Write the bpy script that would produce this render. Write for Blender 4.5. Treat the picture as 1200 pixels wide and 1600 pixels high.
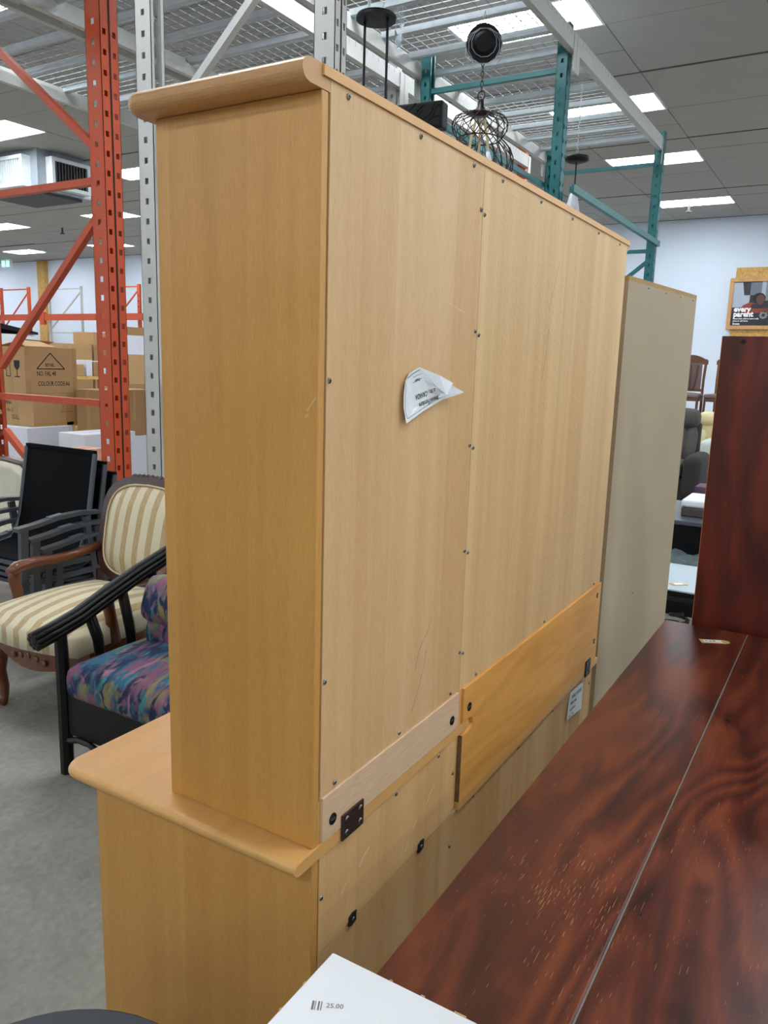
import bpy, bmesh, math, random
from mathutils import Vector, Matrix
random.seed(7)
for o in list(bpy.data.objects): bpy.data.objects.remove(o)
SC = bpy.context.scene
COL = SC.collection
R = math.radians

# ------------------------------------------------------------------ camera
def look(yaw, pitch, roll):
    F = Vector((math.cos(pitch)*math.cos(yaw), math.cos(pitch)*math.sin(yaw), math.sin(pitch)))
    r = F.cross(Vector((0, 0, 1))).normalized(); u = r.cross(F)
    r2 = r*math.cos(roll) + u*math.sin(roll); u2 = -r*math.sin(roll) + u*math.cos(roll)
    return Matrix((r2, u2, -F)).transposed()
cam_data = bpy.data.cameras.new('camera')
cam_data.sensor_fit = 'VERTICAL'; cam_data.sensor_height = 36.0
cam_data.lens = 1222.38/1600*36.0
cam_data.clip_start = 0.02
cam = bpy.data.objects.new('camera', cam_data); COL.objects.link(cam)
cam.matrix_world = Matrix.Translation((-0.97865, -0.70648, 1.60007)) @ look(0.53786, -0.18806, 0.0293).to_4x4()
SC.camera = cam
# ------------------------------------------------------------------ world, exposure
w = bpy.data.worlds.new('world'); SC.world = w; w.use_nodes = True
w.node_tree.nodes['Background'].inputs[0].default_value = (0.8, 0.87, 1, 1)
w.node_tree.nodes['Background'].inputs[1].default_value = 0.02
vs = SC.view_settings
vs.view_transform = 'Standard'; vs.look = 'None'; vs.exposure = 0.42; vs.gamma = 1.0; vs.use_curve_mapping = False
LIGHT = 17.5           # ceiling troffer emission
LIGHT_COL = (0.93, 1.0, 1.06)

# ------------------------------------------------------------------ material helpers
def lin(h):
    h = h.lstrip('#'); v = [int(h[i:i+2], 16)/255 for i in (0, 2, 4)]
    return tuple((x/12.92 if x <= .04045 else ((x+.055)/1.055)**2.4) for x in v) + (1,)
MATS = {}
def new_mat(name):
    m = bpy.data.materials.new(name); m.use_nodes = True; MATS[name] = m
    return m, m.node_tree.nodes, m.node_tree.links, m.node_tree.nodes['Principled BSDF']
def plain(name, col, rough=.5, metal=0.0, var=.06, scale=8, bump=0.0, bscale=200, coat=0, emit=0, stretch=(1,1,1), spec=None):
    """flat colour with a little noise variation"""
    m, N, L, B = new_mat(name)
    tc = N.new('ShaderNodeTexCoord'); mp = N.new('ShaderNodeMapping'); mp.inputs['Scale'].default_value = stretch
    L.new(tc.outputs['Object'], mp.inputs[0])
    nz = N.new('ShaderNodeTexNoise'); nz.inputs['Scale'].default_value = scale; nz.inputs['Detail'].default_value = 5
    L.new(mp.outputs[0], nz.inputs['Vector'])
    mx = N.new('ShaderNodeMix'); mx.data_type = 'RGBA'
    c = lin(col) if isinstance(col, str) else tuple(col)+(1,)
    mx.inputs[6].default_value = tuple(max(0, x*(1-var*2)) for x in c[:3])+(1,)
    mx.inputs[7].default_value = tuple(min(1, x*(1+var*2)) for x in c[:3])+(1,)
    L.new(nz.outputs[0], mx.inputs[0]); L.new(mx.outputs[2], B.inputs['Base Color'])
    B.inputs['Roughness'].default_value = rough; B.inputs['Metallic'].default_value = metal
    if spec is not None: B.inputs['Specular IOR Level'].default_value = spec
    if coat: B.inputs['Coat Weight'].default_value = coat; B.inputs['Coat Roughness'].default_value = .15
    if emit:
        B.inputs['Emission Color'].default_value = c; B.inputs['Emission Strength'].default_value = emit
    if bump:
        n2 = N.new('ShaderNodeTexNoise'); n2.inputs['Scale'].default_value = bscale; n2.inputs['Detail'].default_value = 3
        L.new(mp.outputs[0], n2.inputs['Vector'])
        b = N.new('ShaderNodeBump'); b.inputs['Strength'].default_value = bump; b.inputs['Distance'].default_value = .004
        L.new(n2.outputs[0], b.inputs['Height']); L.new(b.outputs[0], B.inputs['Normal'])
    return m
def math_n(N, L, op, a, b=None):
    n = N.new('ShaderNodeMath'); n.operation = op
    for i, v in enumerate((a, b)):
        if v is None: continue
        if isinstance(v, (int, float)): n.inputs[i].default_value = v
        else: L.new(v, n.inputs[i])
    return n.outputs[0]
def wood(name, light, dark, grain='Z', strip=0.0, strip_axis='X', strip_amt=.3, rough=.45, fleck=.35, figure=0.0, bump=.0, coat=0, off=0.0):
    """straight-grained veneer: long noise along the grain, optional veneer leaves of width strip"""
    m, N, L, B = new_mat(name)
    tc = N.new('ShaderNodeTexCoord')
    mp = N.new('ShaderNodeMapping'); mp.inputs['Location'].default_value = (off, off*.7, off*1.3)
    L.new(tc.outputs['Object'], mp.inputs[0])
    def stretched(s_long, s_cross):
        q = N.new('ShaderNodeMapping')
        q.inputs['Scale'].default_value = tuple(s_long if a == grain else s_cross for a in 'XYZ')
        L.new(mp.outputs[0], q.inputs[0]); return q.outputs[0]
    g1 = N.new('ShaderNodeTexNoise'); g1.inputs['Scale'].default_value = 1; g1.inputs['Detail'].default_value = 6; g1.inputs['Distortion'].default_value = .4+figure*2
    L.new(stretched(.9+figure*1.5, 22-figure*12), g1.inputs['Vector'])
    g2 = N.new('ShaderNodeTexNoise'); g2.inputs['Scale'].default_value = 1; g2.inputs['Detail'].default_value = 2
    L.new(stretched(38, 520), g2.inputs['Vector'])
    f = math_n(N, L, 'MULTIPLY', g2.outputs[0], fleck)
    f = math_n(N, L, 'ADD', f, math_n(N, L, 'MULTIPLY', g1.outputs[0], 1-fleck))
    if strip:
        sp = N.new('ShaderNodeSeparateXYZ'); L.new(mp.outputs[0], sp.inputs[0])
        k = math_n(N, L, 'FLOOR', math_n(N, L, 'DIVIDE', sp.outputs['XYZ'.index(strip_axis)], strip))
        wn = N.new('ShaderNodeTexWhiteNoise'); wn.noise_dimensions = '1D'; L.new(k, wn.inputs['W'])
        f = math_n(N, L, 'ADD', f, math_n(N, L, 'MULTIPLY', math_n(N, L, 'SUBTRACT', wn.outputs[0], .5), strip_amt))
    rp = N.new('ShaderNodeValToRGB'); rp.color_ramp.elements[0].position = .30; rp.color_ramp.elements[1].position = .70
    rp.color_ramp.elements[0].color = lin(dark); rp.color_ramp.elements[1].color = lin(light)
    L.new(f, rp.inputs[0]); L.new(rp.outputs[0], B.inputs['Base Color'])
    B.inputs['Roughness'].default_value = rough
    if coat: B.inputs['Coat Weight'].default_value = coat; B.inputs['Coat Roughness'].default_value = .2
    if bump:
        n2 = N.new('ShaderNodeTexNoise'); n2.inputs['Scale'].default_value = 95; n2.inputs['Detail'].default_value = 2
        L.new(mp.outputs[0], n2.inputs['Vector'])
        b = N.new('ShaderNodeBump'); b.inputs['Strength'].default_value = bump; b.inputs['Distance'].default_value = .0015
        L.new(n2.outputs[0], b.inputs['Height']); L.new(b.outputs[0], B.inputs['Normal'])
    return m
def emitter(name, col, s):
    m, N, L, B = new_mat(name)
    B.inputs['Base Color'].default_value = (.9, .9, .9, 1)
    B.inputs['Emission Color'].default_value = tuple(col)+(1,); B.inputs['Emission Strength'].default_value = s
    return m

# ------------------------------------------------------------------ mesh helpers
class MB:
    def __init__(s): s.v = []; s.f = []
    def add(s, vs, fs):
        n = len(s.v); s.v += [tuple(v) for v in vs]; s.f += [tuple(i+n for i in f) for f in fs]; return s
    def box(s, x0, x1, y0, y1, z0, z1):
        return s.add([(x0,y0,z0),(x1,y0,z0),(x1,y1,z0),(x0,y1,z0),(x0,y0,z1),(x1,y0,z1),(x1,y1,z1),(x0,y1,z1)],
                     [(3,2,1,0),(4,5,6,7),(0,1,5,4),(1,2,6,5),(2,3,7,6),(3,0,4,7)])
    def prism(s, poly, vec):
        """extrude a 3-D polygon along vec"""
        n = len(poly); a = [Vector(p) for p in poly]; b = [p+Vector(vec) for p in a]
        return s.add(a+b, [tuple(range(n))[::-1], tuple(range(n, 2*n))] + [(i, (i+1) % n, n+(i+1) % n, n+i) for i in range(n)])
    def tube(s, pts, r, n=8, caps=True, flat=1.0, up=None):
        """tube along a polyline; r may be a list; flat squashes the section along 'up'"""
        P = [Vector(p) for p in pts]; rs = r if isinstance(r, (list, tuple)) else [r]*len(P)
        rings = []; u = None
        for i, p in enumerate(P):
            t = (P[min(i+1, len(P)-1)] - P[max(i-1, 0)]).normalized()
            if up is not None: u0 = Vector(up)
            else: u0 = u if u is not None else (Vector((0,0,1)) if abs(t.z) < .9 else Vector((1,0,0)))
            u = (u0 - t*u0.dot(t)).normalized(); v = t.cross(u)
            rings.append([p + u*(rs[i]*flat*math.cos(2*math.pi*(k+.5)/n)) + v*(rs[i]*math.sin(2*math.pi*(k+.5)/n)) for k in range(n)])
        vs = [q for r_ in rings for q in r_]; fs = []
        for i in range(len(P)-1):
            for k in range(n):
                fs.append((i*n+k, i*n+(k+1) % n, (i+1)*n+(k+1) % n, (i+1)*n+k))
        if caps: fs += [tuple(range(n))[::-1], tuple((len(P)-1)*n+k for k in range(n))]
        return s.add(vs, fs)
    def bar(s, p, q, w, h, up=(0,0,1)):
        """rectangular bar from p to q: w across, h along up"""
        p = Vector(p); q = Vector(q); t = (q-p).normalized(); u = Vector(up); u = (u-t*u.dot(t)).normalized(); v = t.cross(u)
        c = [(-1,-1),(1,-1),(1,1),(-1,1)]
        vs = [e + v*(a*w/2) + u*(b*h/2) for e in (p, q) for a, b in c]
        return s.add(vs, [(0,1,2,3)[::-1], (4,5,6,7)] + [(i, (i+1) % 4, 4+(i+1) % 4, 4+i) for i in range(4)])
    def lathe(s, prof, c=(0,0,0), n=24, axis='Z'):
        vs = []; m = len(prof)
        for k in range(n):
            a = 2*math.pi*k/n
            for r_, z in prof:
                x, y = r_*math.cos(a), r_*math.sin(a)
                q = {'Z': (x,y,z), 'Y': (x,z,y), 'X': (z,x,y)}[axis]
                vs.append((c[0]+q[0], c[1]+q[1], c[2]+q[2]))
        fs = [(k*m+i, ((k+1) % n)*m+i, ((k+1) % n)*m+i+1, k*m+i+1) for k in range(n) for i in range(m-1)]
        return s.add(vs, fs)
    def obj(s, name, mat, parent=None, bevel=0.0, smooth=False, seg=2, subsurf=0):
        me = bpy.data.meshes.new(name); me.from_pydata(s.v, [], s.f)
        bm = bmesh.new(); bm.from_mesh(me)
        bmesh.ops.remove_doubles(bm, verts=bm.verts, dist=1e-6)
        bmesh.ops.recalc_face_normals(bm, faces=bm.faces)
        if bevel: bmesh.ops.bevel(bm, geom=[e for e in bm.edges if e.calc_face_angle(0) > .6], offset=bevel, segments=seg, affect='EDGES', profile=.5, clamp_overlap=True)
        bm.to_mesh(me); bm.free()
        if smooth:
            for p in me.polygons: p.use_smooth = True
        return link(name, me, mat, parent, subsurf)
def link(name, me, mat, parent=None, subsurf=0):
    o = bpy.data.objects.new(name, me); COL.objects.link(o)
    if mat is not None and not len(me.materials): me.materials.append(MATS[mat] if isinstance(mat, str) else mat)
    if parent is not None: o.parent = parent
    if subsurf:
        md = o.modifiers.new('subdivision', 'SUBSURF'); md.levels = subsurf; md.render_levels = subsurf
    return o
def box(name, dims, mat, parent=None, bevel=0.0, seg=2): return MB().box(*dims).obj(name, mat, parent, bevel, False, seg)
def tag(o, label, cat, group=None):
    o['label'] = label; o['category'] = cat
    if group: o['group'] = group
    return o
def thing(name, label, cat, loc=(0,0,0), rz=0, group=None):
    o = bpy.data.objects.new(name, None); COL.objects.link(o); o.empty_display_size = .1
    o.location = loc; o.rotation_euler = (0, 0, rz); return tag(o, label, cat, group)
def struct(o): o['kind'] = 'structure'; return o
def dup(root, loc, rz=None, label=None, parent=None):
    r = root.copy(); COL.objects.link(r); r.location = loc
    if rz is not None: r.rotation_euler = (0, 0, rz)
    if label: r['label'] = label
    for ch in root.children:
        c = ch.copy(); COL.objects.link(c); c.parent = r
        for g in ch.children:
            d = g.copy(); COL.objects.link(d); d.parent = c
    return r
def text(name, body, size, mat, parent, origin, xdir, ydir, bold=0.0, align='LEFT', squeeze=1.0):
    """flat printed lettering laid on a surface: xdir reading direction, ydir up of the letters"""
    cu = bpy.data.curves.new(name, 'FONT'); cu.body = body; cu.size = size; cu.align_x = align; cu.offset = bold; cu.resolution_u = 2
    t = bpy.data.objects.new(name, cu); COL.objects.link(t); bpy.context.view_layer.update()
    me = bpy.data.meshes.new_from_object(t.evaluated_get(bpy.context.evaluated_depsgraph_get()))
    bpy.data.objects.remove(t); bpy.data.curves.remove(cu)
    X = Vector(xdir).normalized(); Y = Vector(ydir).normalized(); O = Vector(origin)
    for v in me.vertices: v.co = O + X*(v.co.x*squeeze) + Y*v.co.y
    me.materials.clear()
    return link(name, me, mat, parent)

# ------------------------------------------------------------------ materials
wood('beech_side', '#d7a157', '#c1893f', strip=.165, strip_axis='Y', strip_amt=.16, rough=.42, fleck=.45, off=.035)
wood('beech_back', '#dfba88', '#cca06a', strip=.112, strip_amt=.2, rough=.5, fleck=.5, bump=.12)
wood('beech_back_rough', '#debb86', '#cba26b', strip=.128, strip_amt=.2, rough=.55, fleck=.35, bump=.75, off=.3)
wood('beech_pale', '#e0c09a', '#cca984', grain='X', rough=.6, fleck=.75)
wood('beech_top', '#e3b06c', '#d09b56', grain='X', rough=.38, fleck=.5)
wood('beech_bullnose', '#cfa06b', '#bb8952', grain='Y', rough=.4, fleck=.55)
wood('alder_board', '#eaac58', '#d0903f', grain='X', rough=.45, fleck=.15, figure=.8)
wood('beech_lower', '#e0b57c', '#c6965c', strip=.12, strip_amt=.3, rough=.5, fleck=.4, off=.7)
plain('chipboard', '#6e5535', .9, var=.45, scale=160, bump=.6)
plain('chip_edge', '#a8875a', .9, var=.35, scale=140, bump=.4)
plain('gap_dark', '#241a10', .9)
plain('screw_steel', '#8f8f8c', .3, metal=.9)
plain('black_plastic', '#0c0c0f', .45, spec=.3)
plain('bracket_brown', '#3a2720', .5, metal=.3, var=.1)
plain('bracket_black', '#1c1c1e', .5, metal=.3)
plain('paper', '#e4e8e9', .75, var=.03, scale=30, bump=.15, bscale=25)
plain('ink', '#4a4a4c', .8); plain('ink_black', '#1d1a17', .8); plain('ink_red', '#b04058', .8); plain('ink_white', '#f2f2f2', .7)
plain('scratch_pale', '#e2c9a2', .7); plain('scratch_dark', '#6b4a2a', .8)
plain('white_laminate', '#e6e9ec', .45, var=.015, scale=6)
plain('table_under', '#3b170d', .6)
plain('seam_grey', '#766d68', .7)
plain('beige_hardboard', '#a59579', .7, var=.04, scale=3, bump=.1, bscale=400)
plain('kraft_tag', '#c8a478', .8, var=.05)
plain('white_wall', '#d8e2ef', .85, var=.012, scale=2)
plain('tile_gap_dark', '#57534c', .9)
plain('osb', '#c79d5a', .8, var=.3, scale=26, bump=.2)
plain('pine', '#c89a62', .6, var=.15, scale=12, stretch=(1, 1, .2))
plain('rack_white', '#bcbcb7', .5, var=.05, scale=5)
plain('rack_orange', '#bd4510', .42, var=.06, scale=4)
plain('rack_teal', '#1f6a6c', .45, var=.08, scale=5)
plain('galvanised', '#b4bbbe', .42, metal=.4, var=.1, scale=14)
plain('wire_steel', '#8d9294', .5, metal=.3)
plain('rust', '#8a6a3a', .9, var=.3, scale=60)
plain('cardboard', '#b08a5e', .85, var=.05, scale=5)
plain('cardboard_dark', '#9c774e', .85, var=.06, scale=5)
plain('tape_brown', '#a5814c', .5, var=.03)
plain('carton_white', '#cfcfd6', .7, var=.03, scale=4)
plain('carton_pink', '#d29a86', .7, var=.25, scale=14)
plain('sling_black', '#05070a', .8, var=.15, scale=300, spec=.12)
plain('sling_frame', '#55595e', .45, metal=.3)
plain('sling_cap', '#8b9096', .4, metal=.5)
plain('mahogany_chair', '#66330f', .35, var=.25, scale=14, coat=.4)
plain('mahogany_dark', '#3a1810', .4, var=.25, scale=14, coat=.3)
plain('welt', '#c9b590', .8)
plain('rattan_black', '#0a0806', .4, var=.3, scale=60, bump=.5, bscale=160, spec=.3)
plain('cream_fabric', '#cfcab6', .9, bump=.2, bscale=500)
plain('nailhead', '#6b5a35', .4, metal=.8)
plain('fixture_black', '#08080a', .5, spec=.25)
plain('cage_bronze', '#2b241c', .4, metal=.6)
plain('wire_white', '#c9cdd0', .5); plain('glass_bulb', '#cfd3d6', .1)
plain('plastic_wrap', '#c6c9cd', .25, var=.15, scale=25, bump=.6, bscale=40)
plain('ac_metal', '#9ba3aa', .4, metal=.45, var=.08); plain('ac_white', '#d4d9dc', .5); plain('ac_dark', '#3d3d3e', .6); plain('ac_filter', '#b9c0c3', .8)
plain('slate_round', '#2c3038', .6)
plain('suede_grey', '#4d4844', .9, var=.12, scale=20); plain('suede_dark', '#2b2826', .9, var=.12, scale=20)
plain('black_wood', '#08080a', .5, spec=.25); plain('black_satin', '#4f5158', .35)
plain('purple_box', '#4a3048', .6); plain('pink_cloth', '#a8818a', .9); plain('cream_vinyl', '#d3c49a', .6); plain('pale_green', '#c2cdc3', .8)
plain('iron_dark', '#34332f', .5, metal=.6)
plain('dining_wood', '#5f3a22', .45, var=.2); plain('upholstery_mauve', '#6f5f5e', .9)
plain('fridge_white', '#d5d9de', .5)
plain('blue_plastic', '#2b48a8', .5); plain('red_print', '#b03a3a', .6); plain('green_print', '#5b8f70', .6)
plain('poster_dark', '#2a2830', .4); plain('poster_light', '#a9b2c0', .4); plain('poster_mid', '#6a707c', .4); plain('poster_skin', '#5b3a2e', .4)
plain('poster_hair', '#17120f', .5); plain('poster_red', '#8d3a26', .4); plain('poster_pink', '#b85c62', .4); plain('poster_grey', '#7d8087', .4)
emitter('light_panel', LIGHT_COL, LIGHT); emitter('exit_green', (.1, .9, .6), 2.0)
plain('light_trim', '#e3e4e2', .5)

# dark mahogany table top: swirling figure, scratches, satin lacquer
def mahogany(name, axis='X', light='#783a1c', mid='#552214', dark='#30130c', rough=.29, scratches=True, sc=1.0):
    m, N, L, B = new_mat(name)
    tc = N.new('ShaderNodeTexCoord'); mp = N.new('ShaderNodeMapping')
    mp.inputs['Scale'].default_value = tuple(sc*(.55 if a == axis else 2.1) for a in 'XYZ'); L.new(tc.outputs['Object'], mp.inputs[0])
    big = N.new('ShaderNodeTexNoise'); big.inputs['Scale'].default_value = 1.15; big.inputs['Detail'].default_value = 1.5; big.inputs['Distortion'].default_value = .6
    L.new(mp.outputs[0], big.inputs['Vector'])
    pass
    n2 = N.new('ShaderNodeTexNoise'); n2.inputs['Scale'].default_value = 6; n2.inputs['Detail'].default_value = 6; n2.inputs['Distortion'].default_value = 1.2
    L.new(mp.outputs[0], n2.inputs['Vector'])
    rings = math_n(N, L, 'FRACT', math_n(N, L, 'ADD', math_n(N, L, 'MULTIPLY', big.outputs[0], 13), math_n(N, L, 'MULTIPLY', n2.outputs[0], .9)))
    rings = math_n(N, L, 'ABSOLUTE', math_n(N, L, 'SUBTRACT', rings, .5))
    mp3 = N.new('ShaderNodeMapping'); mp3.inputs['Scale'].default_value = tuple((9 if a == axis else 210) for a in 'XYZ'); L.new(tc.outputs['Object'], mp3.inputs[0])
    n3 = N.new('ShaderNodeTexNoise'); n3.inputs['Scale'].default_value = 1; n3.inputs['Detail'].default_value = 3; L.new(mp3.outputs[0], n3.inputs['Vector'])
    f = math_n(N, L, 'ADD', math_n(N, L, 'MULTIPLY', rings, .5), math_n(N, L, 'MULTIPLY', n2.outputs[0], .66))
    f = math_n(N, L, 'ADD', f, math_n(N, L, 'MULTIPLY', math_n(N, L, 'SUBTRACT', n3.outputs[0], .5), .2))
    rp = N.new('ShaderNodeValToRGB'); e = rp.color_ramp.elements; e[0].position = .22; e[0].color = lin(dark); e[1].position = .66; e[1].color = lin(light)
    q = e.new(.42); q.color = lin(mid); L.new(f, rp.inputs[0])
    col = rp.outputs[0]
    if scratches:
        mask = N.new('ShaderNodeTexNoise'); mask.inputs['Scale'].default_value = 3.1; L.new(tc.outputs['Object'], mask.inputs['Vector'])
        vd = N.new('ShaderNodeVectorMath'); vd.operation = 'DISTANCE'; L.new(tc.outputs['Object'], vd.inputs[0]); vd.inputs[1].default_value = (.2, -.43, .72)
        wear = N.new('ShaderNodeMapRange'); wear.inputs['From Min'].default_value = .26; wear.inputs['From Max'].default_value = .05; wear.inputs['To Max'].default_value = .10; L.new(vd.outputs['Value'], wear.inputs[0])
        for ang, s1, s2 in ((.5, 30, 640), (-.7, 36, 700), (1.4, 26, 600)):
            mr = N.new('ShaderNodeMapping'); mr.inputs['Rotation'].default_value = (0, 0, ang); mr.inputs['Scale'].default_value = (s1, s2, 1)
            L.new(tc.outputs['Object'], mr.inputs[0])
            ns = N.new('ShaderNodeTexNoise'); ns.inputs['Scale'].default_value = 1; ns.inputs['Detail'].default_value = 0; L.new(mr.outputs[0], ns.inputs['Vector'])
            a = math_n(N, L, 'GREATER_THAN', math_n(N, L, 'ADD', ns.outputs[0], math_n(N, L, 'ADD', wear.outputs[0], math_n(N, L, 'MULTIPLY', mask.outputs[0], .30))), 1.03)
            mx = N.new('ShaderNodeMix'); mx.data_type = 'RGBA'; L.new(math_n(N, L, 'MULTIPLY', a, .75), mx.inputs[0]); L.new(col, mx.inputs[6]); mx.inputs[7].default_value = lin('#b98a64')
            col = mx.outputs[2]
    L.new(col, B.inputs['Base Color'])
    rr = N.new('ShaderNodeMapRange'); rr.inputs['To Min'].default_value = rough-.06; rr.inputs['To Max'].default_value = rough+.1
    L.new(n2.outputs[0], rr.inputs[0]); L.new(rr.outputs[0], B.inputs['Roughness'])
    b = N.new('ShaderNodeBump'); b.inputs['Strength'].default_value = .12; b.inputs['Distance'].default_value = .001
    L.new(n3.outputs[0], b.inputs['Height']); L.new(b.outputs[0], B.inputs['Normal'])
    return m
mahogany('table_mahogany')
mahogany('cherry_panel', axis='Z', light='#702510', mid='#521609', dark='#3a0d05', rough=.4, scratches=False, sc=.8)

def concrete():
    m, N, L, B = new_mat('concrete')
    tc = N.new('ShaderNodeTexCoord')
    a = N.new('ShaderNodeTexNoise'); a.inputs['Scale'].default_value = 1.6; a.inputs['Detail'].default_value = 8; a.inputs['Roughness'].default_value = .65; a.inputs['Distortion'].default_value = .8
    c = N.new('ShaderNodeTexNoise'); c.inputs['Scale'].default_value = 40; c.inputs['Detail'].default_value = 4
    for n in (a, c): L.new(tc.outputs['Object'], n.inputs['Vector'])
    f = math_n(N, L, 'ADD', math_n(N, L, 'MULTIPLY', a.outputs[0], .75), math_n(N, L, 'MULTIPLY', c.outputs[0], .25))
    rp = N.new('ShaderNodeValToRGB'); e = rp.color_ramp.elements; e[0].position = .33; e[0].color = lin('#6d6a61'); e[1].position = .66; e[1].color = lin('#a4a198')
    L.new(f, rp.inputs[0]); L.new(rp.outputs[0], B.inputs['Base Color']); B.inputs['Roughness'].default_value = .55
    b = N.new('ShaderNodeBump'); b.inputs['Strength'].default_value = .1; b.inputs['Distance'].default_value = .003
    L.new(c.outputs[0], b.inputs['Height']); L.new(b.outputs[0], B.inputs['Normal'])
concrete()
def ceiling_mat():
    m, N, L, B = new_mat('ceiling_slab')
    tc = N.new('ShaderNodeTexCoord'); br = N.new('ShaderNodeTexBrick'); br.offset = 0
    mp = N.new('ShaderNodeMapping'); mp.inputs['Rotation'].default_value = (0, 0, R(90)); L.new(tc.outputs['Object'], mp.inputs[0]); L.new(mp.outputs[0], br.inputs['Vector'])
    br.inputs['Color1'].default_value = lin('#a1a09c'); br.inputs['Color2'].default_value = lin('#9d9c98'); br.inputs['Mortar'].default_value = lin('#5c5851')
    br.inputs['Scale'].default_value = 1; br.inputs['Brick Width'].default_value = 1.22; br.inputs['Row Height'].default_value = .6125; br.inputs['Mortar Size'].default_value = .004
    L.new(br.outputs[0], B.inputs['Base Color']); B.inputs['Roughness'].default_value = .9
ceiling_mat()
plain('ceiling_tile', '#a3a19c', .9, var=.035, scale=3, bump=.25, bscale=60)
def striped():
    m, N, L, B = new_mat('striped_damask')
    tc = N.new('ShaderNodeTexCoord'); sp = N.new('ShaderNodeSeparateXYZ'); L.new(tc.outputs['Object'], sp.inputs[0])
    nz = N.new('ShaderNodeTexNoise'); nz.inputs['Scale'].default_value = 45; nz.inputs['Detail'].default_value = 3; L.new(tc.outputs['Object'], nz.inputs['Vector'])
    t = math_n(N, L, 'FRACT', math_n(N, L, 'DIVIDE', math_n(N, L, 'ADD', sp.outputs[1], 5), .082))
    s = math_n(N, L, 'GREATER_THAN', t, .56)
    s = math_n(N, L, 'MULTIPLY', s, math_n(N, L, 'ADD', .6, math_n(N, L, 'MULTIPLY', nz.outputs[0], .6)))
    mx = N.new('ShaderNodeMix'); mx.data_type = 'RGBA'; mx.inputs[6].default_value = lin('#d6cbaa'); mx.inputs[7].default_value = lin('#b3976a')
    L.new(s, mx.inputs[0]); L.new(mx.outputs[2], B.inputs['Base Color']); B.inputs['Roughness'].default_value = .75; B.inputs['Sheen Weight'].default_value = .2
striped()
def floral():
    m, N, L, B = new_mat('painterly_floral')
    tc = N.new('ShaderNodeTexCoord')
    def layer(sc, dist, det, loc):
        mp = N.new('ShaderNodeMapping'); mp.inputs['Location'].default_value = loc; mp.inputs['Rotation'].default_value = (.3, .2, .6); mp.inputs['Scale'].default_value = (sc, sc*2.6, sc*1.6)
        L.new(tc.outputs['Object'], mp.inputs[0]); n = N.new('ShaderNodeTexNoise'); n.inputs['Scale'].default_value = 1; n.inputs['Detail'].default_value = det; n.inputs['Distortion'].default_value = dist
        L.new(mp.outputs[0], n.inputs['Vector']); return n.outputs[0]
    col = None
    for c, sc, thr, wd, loc in (('#16294f', 4, 0, 0, (0, 0, 0)), ('#1c6078', 5, .50, .05, (3, 1, 2)), ('#7d4f66', 6, .53, .05, (7, 5, 1)), ('#84794f', 5.5, .56, .06, (2, 8, 4)), ('#14213f', 7, .58, .04, (5, 5, 9)), ('#9a6a80', 9, .62, .05, (1, 3, 6)), ('#2f7f86', 10, .63, .05, (8, 2, 2))):
        if col is None:
            rgb = N.new('ShaderNodeRGB'); rgb.outputs[0].default_value = lin(c); col = rgb.outputs[0]; continue
        mr = N.new('ShaderNodeMapRange'); mr.inputs['From Min'].default_value = thr-wd; mr.inputs['From Max'].default_value = thr+wd; L.new(layer(sc, .6, 6, loc), mr.inputs[0])
        mx = N.new('ShaderNodeMix'); mx.data_type = 'RGBA'; L.new(mr.outputs[0], mx.inputs[0]); L.new(col, mx.inputs[6]); mx.inputs[7].default_value = lin(c); col = mx.outputs[2]
    L.new(col, B.inputs['Base Color']); B.inputs['Roughness'].default_value = .85
floral()
def glass_mat():
    m, N, L, B = new_mat('table_glass')
    B.inputs['Base Color'].default_value = lin('#c6d6da'); B.inputs['Transmission Weight'].default_value = .3; B.inputs['Roughness'].default_value = .08
glass_mat()

# ================================================================== THE ROOM
CZ = 4.45
X0, X1, Y0, Y1 = -13.0, 15.4, -12.0, 30.0
struct(box('floor', (X0, X1, Y0, Y1, -.1, 0), 'concrete'))
ceil = struct(box('ceiling', (X0, X1, Y0, Y1, CZ+.008, CZ+.1), 'ceiling_slab'))
struct(box('wall_back', (X1, X1+.15, Y0, Y1, 0, CZ), 'white_wall'))
struct(box('wall_front', (X0-.15, X0, Y0, Y1, 0, CZ), 'white_wall'))
struct(box('wall_left', (X0, X1, Y1, Y1+.15, 0, CZ), 'white_wall'))
struct(box('wall_right', (X0, X1, Y0-.15, Y0, 0, CZ), 'white_wall'))
TX, TY = .6125, 1.22
rows = [5.5-2.45*k for k in (7, 6, 5, 4, 2, 1)] + [5.5, 7.95, 10.4, 13.46]
cols = [1.5+3.66*k for k in range(-3, 8)]
tile_me = None
for i in range(-2, 16):
    for j in range(-2, 14):
        x, y = 5.5+i*TX, 1.5+j*TY
        if i in (0, 4, 8, 13) and j % 3 == 0: continue
        if x+TX > X1+.3: continue
        if tile_me is None:
            t = box('ceiling_tile', (.004, TX-.004, .004, TY-.004, 0, .012), 'ceiling_tile', ceil, bevel=.002, seg=1); tile_me = t.data
        else:
            t = link('ceiling_tile', tile_me, None, ceil)
        t.location = (x, y, CZ-.004+random.uniform(-.004, .002))
for k, x in enumerate((5.5+3*TX, 5.5+7*TX, 5.5+12*TX)): struct(box('gap_strip_%d' % (k+1), (x-.014, x+.014, -3.4, 22, CZ-.009, CZ+.006), 'tile_gap_dark'))  # dark-coloured strips stand in for the shaded wide gaps between tile rows
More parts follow.
